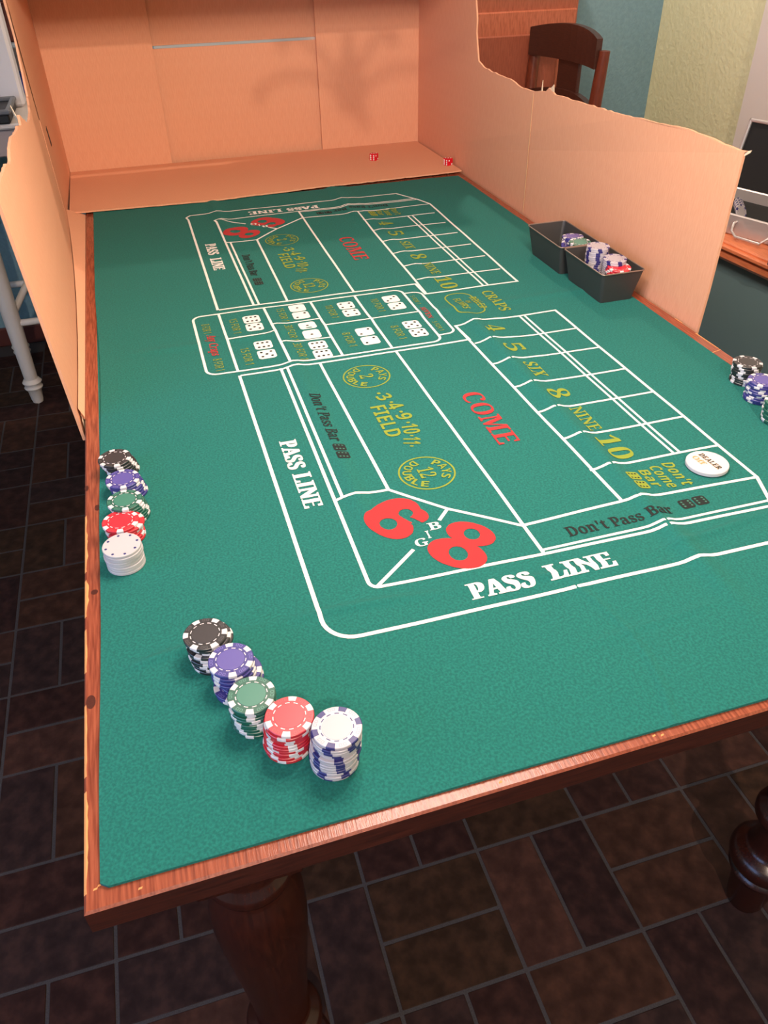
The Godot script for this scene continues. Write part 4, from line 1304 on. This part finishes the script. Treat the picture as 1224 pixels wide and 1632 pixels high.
	m.box(Vector3(0, 0.45, -0.062), Vector3(0.62, 0.8, 0.02), 0.003)
	put("back_panel", m, mats.white_paint, shelf)
	for z in [0.10, 0.245, 0.385]:
		m = MB.new()
		m.box(Vector3(0, z, 0.0), Vector3(0.62, 0.012, 0.12), 0.003)
		put("shelf_board", m, mats.pale_blue, shelf)
	for q in [[-0.165, 0.116, 0.06, 0.05, "blue_box", "small bright blue box on the lowest white shelf", "blue_box"], [-0.19, 0.256, 0.07, 0.10, "maroon_box", "dark maroon box on the middle white shelf", "maroon"]]:
		m = MB.new()
		m.box(Vector3(0, q[3] / 2, 0), Vector3(q[2], q[3], 0.06), 0.004)
		m.box(Vector3(0, q[3] + 0.002, 0), Vector3(q[2] * 0.9, 0.006, 0.052), 0.002)
		var o := put(q[4], m, mats[q[6]])
		o.position = P(q[0], 2.685, q[1] - 0.0045)
		tag(o, q[5], "box")

const LAMP_COLOR := Color(1.0, 0.92, 0.865)
const RIGHT_FILL_ENERGY := 1.05  # added light that lifts the far right walls
const BACK_FILL_ENERGY := 4.1  # added light that lifts the back of the box
const LAMP_ENERGY := 0.225

func _ready() -> void:
	rng.seed = 20240611
	# ---- camera
	var cam := Camera3D.new()
	cam.name = "camera"
	add_child(cam)
	var r := Vector3(0.95711586, -0.0175765, 0.28917174)
	var down := Vector3(-0.18984566, -0.79202476, 0.58022014)
	var f := Vector3(0.21883294, -0.61023589, -0.76139628)
	cam.transform = Transform3D(Basis(r, -down, -f).orthonormalized(), Vector3(CAM.x, CAM.y + TABLE, CAM.z))
	cam.fov = 66.605
	cam.near = 0.02
	cam.current = true
	# ---- sky, exposure
	var we := WorldEnvironment.new()
	we.name = "environment"
	var env := Environment.new()
	env.background_mode = Environment.BG_SKY
	var sky := Sky.new()
	var sm := ProceduralSkyMaterial.new()
	sm.sky_top_color = Color(0.55, 0.70, 0.95)
	sm.sky_horizon_color = Color(0.80, 0.88, 1.0)
	sm.ground_horizon_color = Color(0.55, 0.58, 0.58)
	sm.ground_bottom_color = Color(0.35, 0.36, 0.34)
	sm.sky_energy_multiplier = 2.2
	sm.ground_energy_multiplier = 1.6
	sky.sky_material = sm
	env.sky = sky
	env.tonemap_mode = Environment.TONE_MAPPER_LINEAR
	env.tonemap_exposure = 1.0
	env.sdfgi_enabled = true
	env.ssao_enabled = true
	env.ssil_enabled = true
	we.environment = env
	add_child(we)
	make_materials()
	build_chandelier()
	build_fill_lights()
	# ---- structure, then things
	build_room()
	build_floor()
	build_table()
	build_felt()
	build_box()
	make_chip_meshes()
	build_pan(0.8765, 0.872, "dark metal loaf pan full of white and red chips, nearer of the two")
	build_pan(0.8725, 1.018, "dark metal loaf pan with a few blue and green chips, farther of the two")
	build_chips()
	build_pan_chips()
	build_dealer_button()
	build_die(P(0.749, 1.892, 0.0118), Basis(Vector3.UP, 0.75), "red translucent die showing three, out on the box floor")
	build_die(P(0.9195, 1.765, 0.0128), Basis(Vector3.UP, 0.4), "red translucent die lying against the right wall of the box")
	build_surroundings()

func make_materials() -> void:
	serif = font("Droid Serif", 700, 0.0)
	sans_thin = font("Droid Sans", 400, 0.0)
	italic = font("Droid Serif", 700, 0.0)
	sans = font("Droid Sans", 700, 0.0)
	mats.felt = textured([rgb(9, 89, 82), rgb(13, 100, 92), rgb(22, 112, 103)], Vector3(11, 11, 11), 0.05, 11, 0.97, 0.22, Vector3.ONE, 0.16)
	mats.ink_white = textured([rgb(215, 210, 205), rgb(235, 230, 225)], Vector3(30, 30, 30), 0.08, 5, 0.9)
	mats.ink_red = textured([rgb(160, 34, 38), rgb(186, 52, 52)], Vector3(40, 40, 40), 0.1, 6, 0.95)
	mats.ink_yellow = textured([rgb(116, 130, 36), rgb(140, 152, 52)], Vector3(40, 40, 40), 0.1, 8, 0.95)
	mats.ink_black = plain(rgb(16, 25, 23), 0.9)
	mats.ink_green = plain(rgb(60, 110, 95), 0.95)
	mats.gold = plain(rgb(190, 150, 90), 0.5)
	for q in [["black", rgb(26, 24, 28), rgb(44, 39, 43), rgb(110, 105, 108)], ["blue", rgb(52, 46, 122), rgb(84, 74, 148), rgb(140, 130, 200)], ["green", rgb(18, 84, 68), rgb(54, 118, 100), rgb(110, 165, 145)], ["red", rgb(190, 22, 40), rgb(205, 30, 48), rgb(225, 90, 95)], ["white", rgb(178, 170, 176), rgb(166, 157, 163), rgb(140, 130, 152)]]:
		mats["chip_" + q[0]] = plain(q[1], 0.34)
		mats["inlay_" + q[0]] = plain(q[2], 0.38)
		mats["mark_" + q[0]] = plain(q[3], 0.4)
		for w in ["chip_", "inlay_"]:
			mats[w + q[0]].metallic_specular = 0.75
			mats[w + q[0]].roughness = 0.42
	mats.chip_plain = plain(rgb(186, 181, 184), 0.4)
	mats.chip_spot = plain(rgb(205, 200, 203), 0.4)
	mats.chip_mark = plain(rgb(215, 205, 208), 0.4)
	mats.chip_navy = plain(rgb(48, 44, 105), 0.38)
	mats.button = plain(rgb(206, 198, 200), 0.35)
	mats.die = plain(rgb(205, 12, 38), 0.12)
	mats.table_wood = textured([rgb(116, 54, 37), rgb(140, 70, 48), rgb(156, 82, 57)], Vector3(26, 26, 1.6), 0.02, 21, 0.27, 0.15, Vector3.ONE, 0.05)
	mats.shaded_edge_wood = textured([rgb(44, 18, 13), rgb(60, 25, 17), rgb(70, 30, 20)], Vector3(1.6, 30, 1.6), 0.02, 23, 0.45)  # tabletop wood with the shade of the side faces in its colour
	mats.bare_wood = plain(rgb(222, 150, 88), 0.8)
	mats.knot = textured([rgb(58, 22, 16), rgb(92, 40, 26)], Vector3(60, 60, 60), 0.03, 25, 0.4)
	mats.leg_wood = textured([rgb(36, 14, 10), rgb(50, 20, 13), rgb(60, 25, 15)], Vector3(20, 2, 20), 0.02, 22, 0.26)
	mats.card = textured([rgb(216, 153, 118), rgb(219, 157, 122), rgb(222, 161, 126)], Vector3(30, 3, 30), 0.02, 31, 0.85)
	mats.card_edge = plain(rgb(205, 160, 118), 0.85)
	mats.torn_paper = plain(rgb(226, 198, 168), 0.9)
	mats.tape = plain(rgb(225, 220, 215), 0.12, 0.6)
	mats.dark = plain(rgb(22, 22, 26), 0.5)
	mats.pan = plain(rgb(74, 72, 71), 0.46, 0.45)
	mats.pan_rim = plain(rgb(150, 132, 120), 0.35, 0.6)
	mats.grout = textured([rgb(52, 47, 50), rgb(66, 61, 64)], Vector3(12, 12, 12), 0.05, 41, 0.9)
	var tc := [[46, 28, 26], [51, 33, 27], [41, 26, 26], [55, 35, 28], [48, 33, 25], [44, 31, 31], [58, 37, 32]]
	for i in 7:
		var c: Array = tc[i]
		var tm := textured([rgb(c[0] - 6, c[1] - 5, c[2] - 4), rgb(c[0] + 3, c[1] + 2, c[2] + 2), rgb(c[0] + 16, c[1] + 10, c[2] + 8)], Vector3(4, 4, 4), 0.012, 50 + i, 0.6, 0.1, Vector3.ONE, 0.03)
		tm.metallic_specular = 0.22
		mats["tile_%d" % i] = tm
	mats.wall_blue = textured([rgb(116, 150, 164), rgb(124, 158, 172)], Vector3(3, 3, 3), 0.03, 61, 0.8, 0.25, Vector3.ONE, 0.05)
	mats.wall_green = textured([rgb(222, 218, 176), rgb(227, 223, 182)], Vector3(2, 2, 2), 0.02, 62, 0.8, 0.3, Vector3.ONE, 0.04)
	mats.ceiling = plain(rgb(225, 218, 208), 0.9)
	mats.baseboard = plain(rgb(88, 40, 34), 0.5)
	mats.white_paint = plain(rgb(222, 212, 206), 0.45)
	mats.white_plastic = plain(rgb(225, 222, 228), 0.4)
	mats.pale_blue = plain(rgb(160, 180, 200), 0.5)
	mats.blue_box = plain(rgb(40, 80, 190), 0.5)
	mats.maroon = plain(rgb(100, 50, 45), 0.5)
	mats.grey_drawer = plain(rgb(176, 158, 154), 0.6)
	mats.grey_rim = plain(rgb(110, 112, 118), 0.4)
	mats.brass = plain(rgb(190, 150, 80), 0.3, 0.9)
	mats.bulb = plain(Color(1, 0.95, 0.88), 0.4)
	mats.bulb.emission_enabled = true
	mats.bulb.emission = Color(1.0, 0.85, 0.68)
	mats.bulb.emission_energy_multiplier = 6.0
	mats.sill_wood = textured([rgb(206, 112, 72), rgb(222, 128, 86), rgb(230, 138, 96)], Vector3(20, 20, 2), 0.02, 71, 0.35)
	mats.slate = plain(rgb(106, 134, 138), 0.7)
	mats.aluminium = plain(rgb(205, 198, 200), 0.35, 0.5)
	mats.black_foam = plain(rgb(24, 24, 27), 0.9)
	mats.grey_cup = plain(rgb(72, 68, 72), 0.5)
	mats.plastic = plain(Color(0.8, 0.8, 0.82, 0.35), 0.15)
	mats.plastic.transparency = BaseMaterial3D.TRANSPARENCY_ALPHA
	mats.plastic.cull_mode = BaseMaterial3D.CULL_DISABLED
	mats.chair_wood = textured([rgb(96, 40, 24), rgb(120, 54, 32)], Vector3(20, 2, 20), 0.02, 81, 0.4)
	mats.chair_dark = textured([rgb(58, 30, 24), rgb(74, 40, 31)], Vector3(3, 20, 3), 0.02, 82, 0.35)
	mats.cupboard = textured([rgb(158, 84, 58), rgb(176, 98, 72), rgb(186, 106, 78)], Vector3(14, 2, 14), 0.02, 83, 0.45)
	mats.cupboard_dark = textured([rgb(140, 72, 52), rgb(158, 84, 62)], Vector3(14, 2, 14), 0.02, 84, 0.45)

func font(family: String, weight: int, embolden: float) -> FontVariation:
	var s := SystemFont.new()
	s.font_names = PackedStringArray([family])
	s.font_weight = weight
	var v := FontVariation.new()
	v.base_font = s
	v.variation_embolden = embolden
	return v
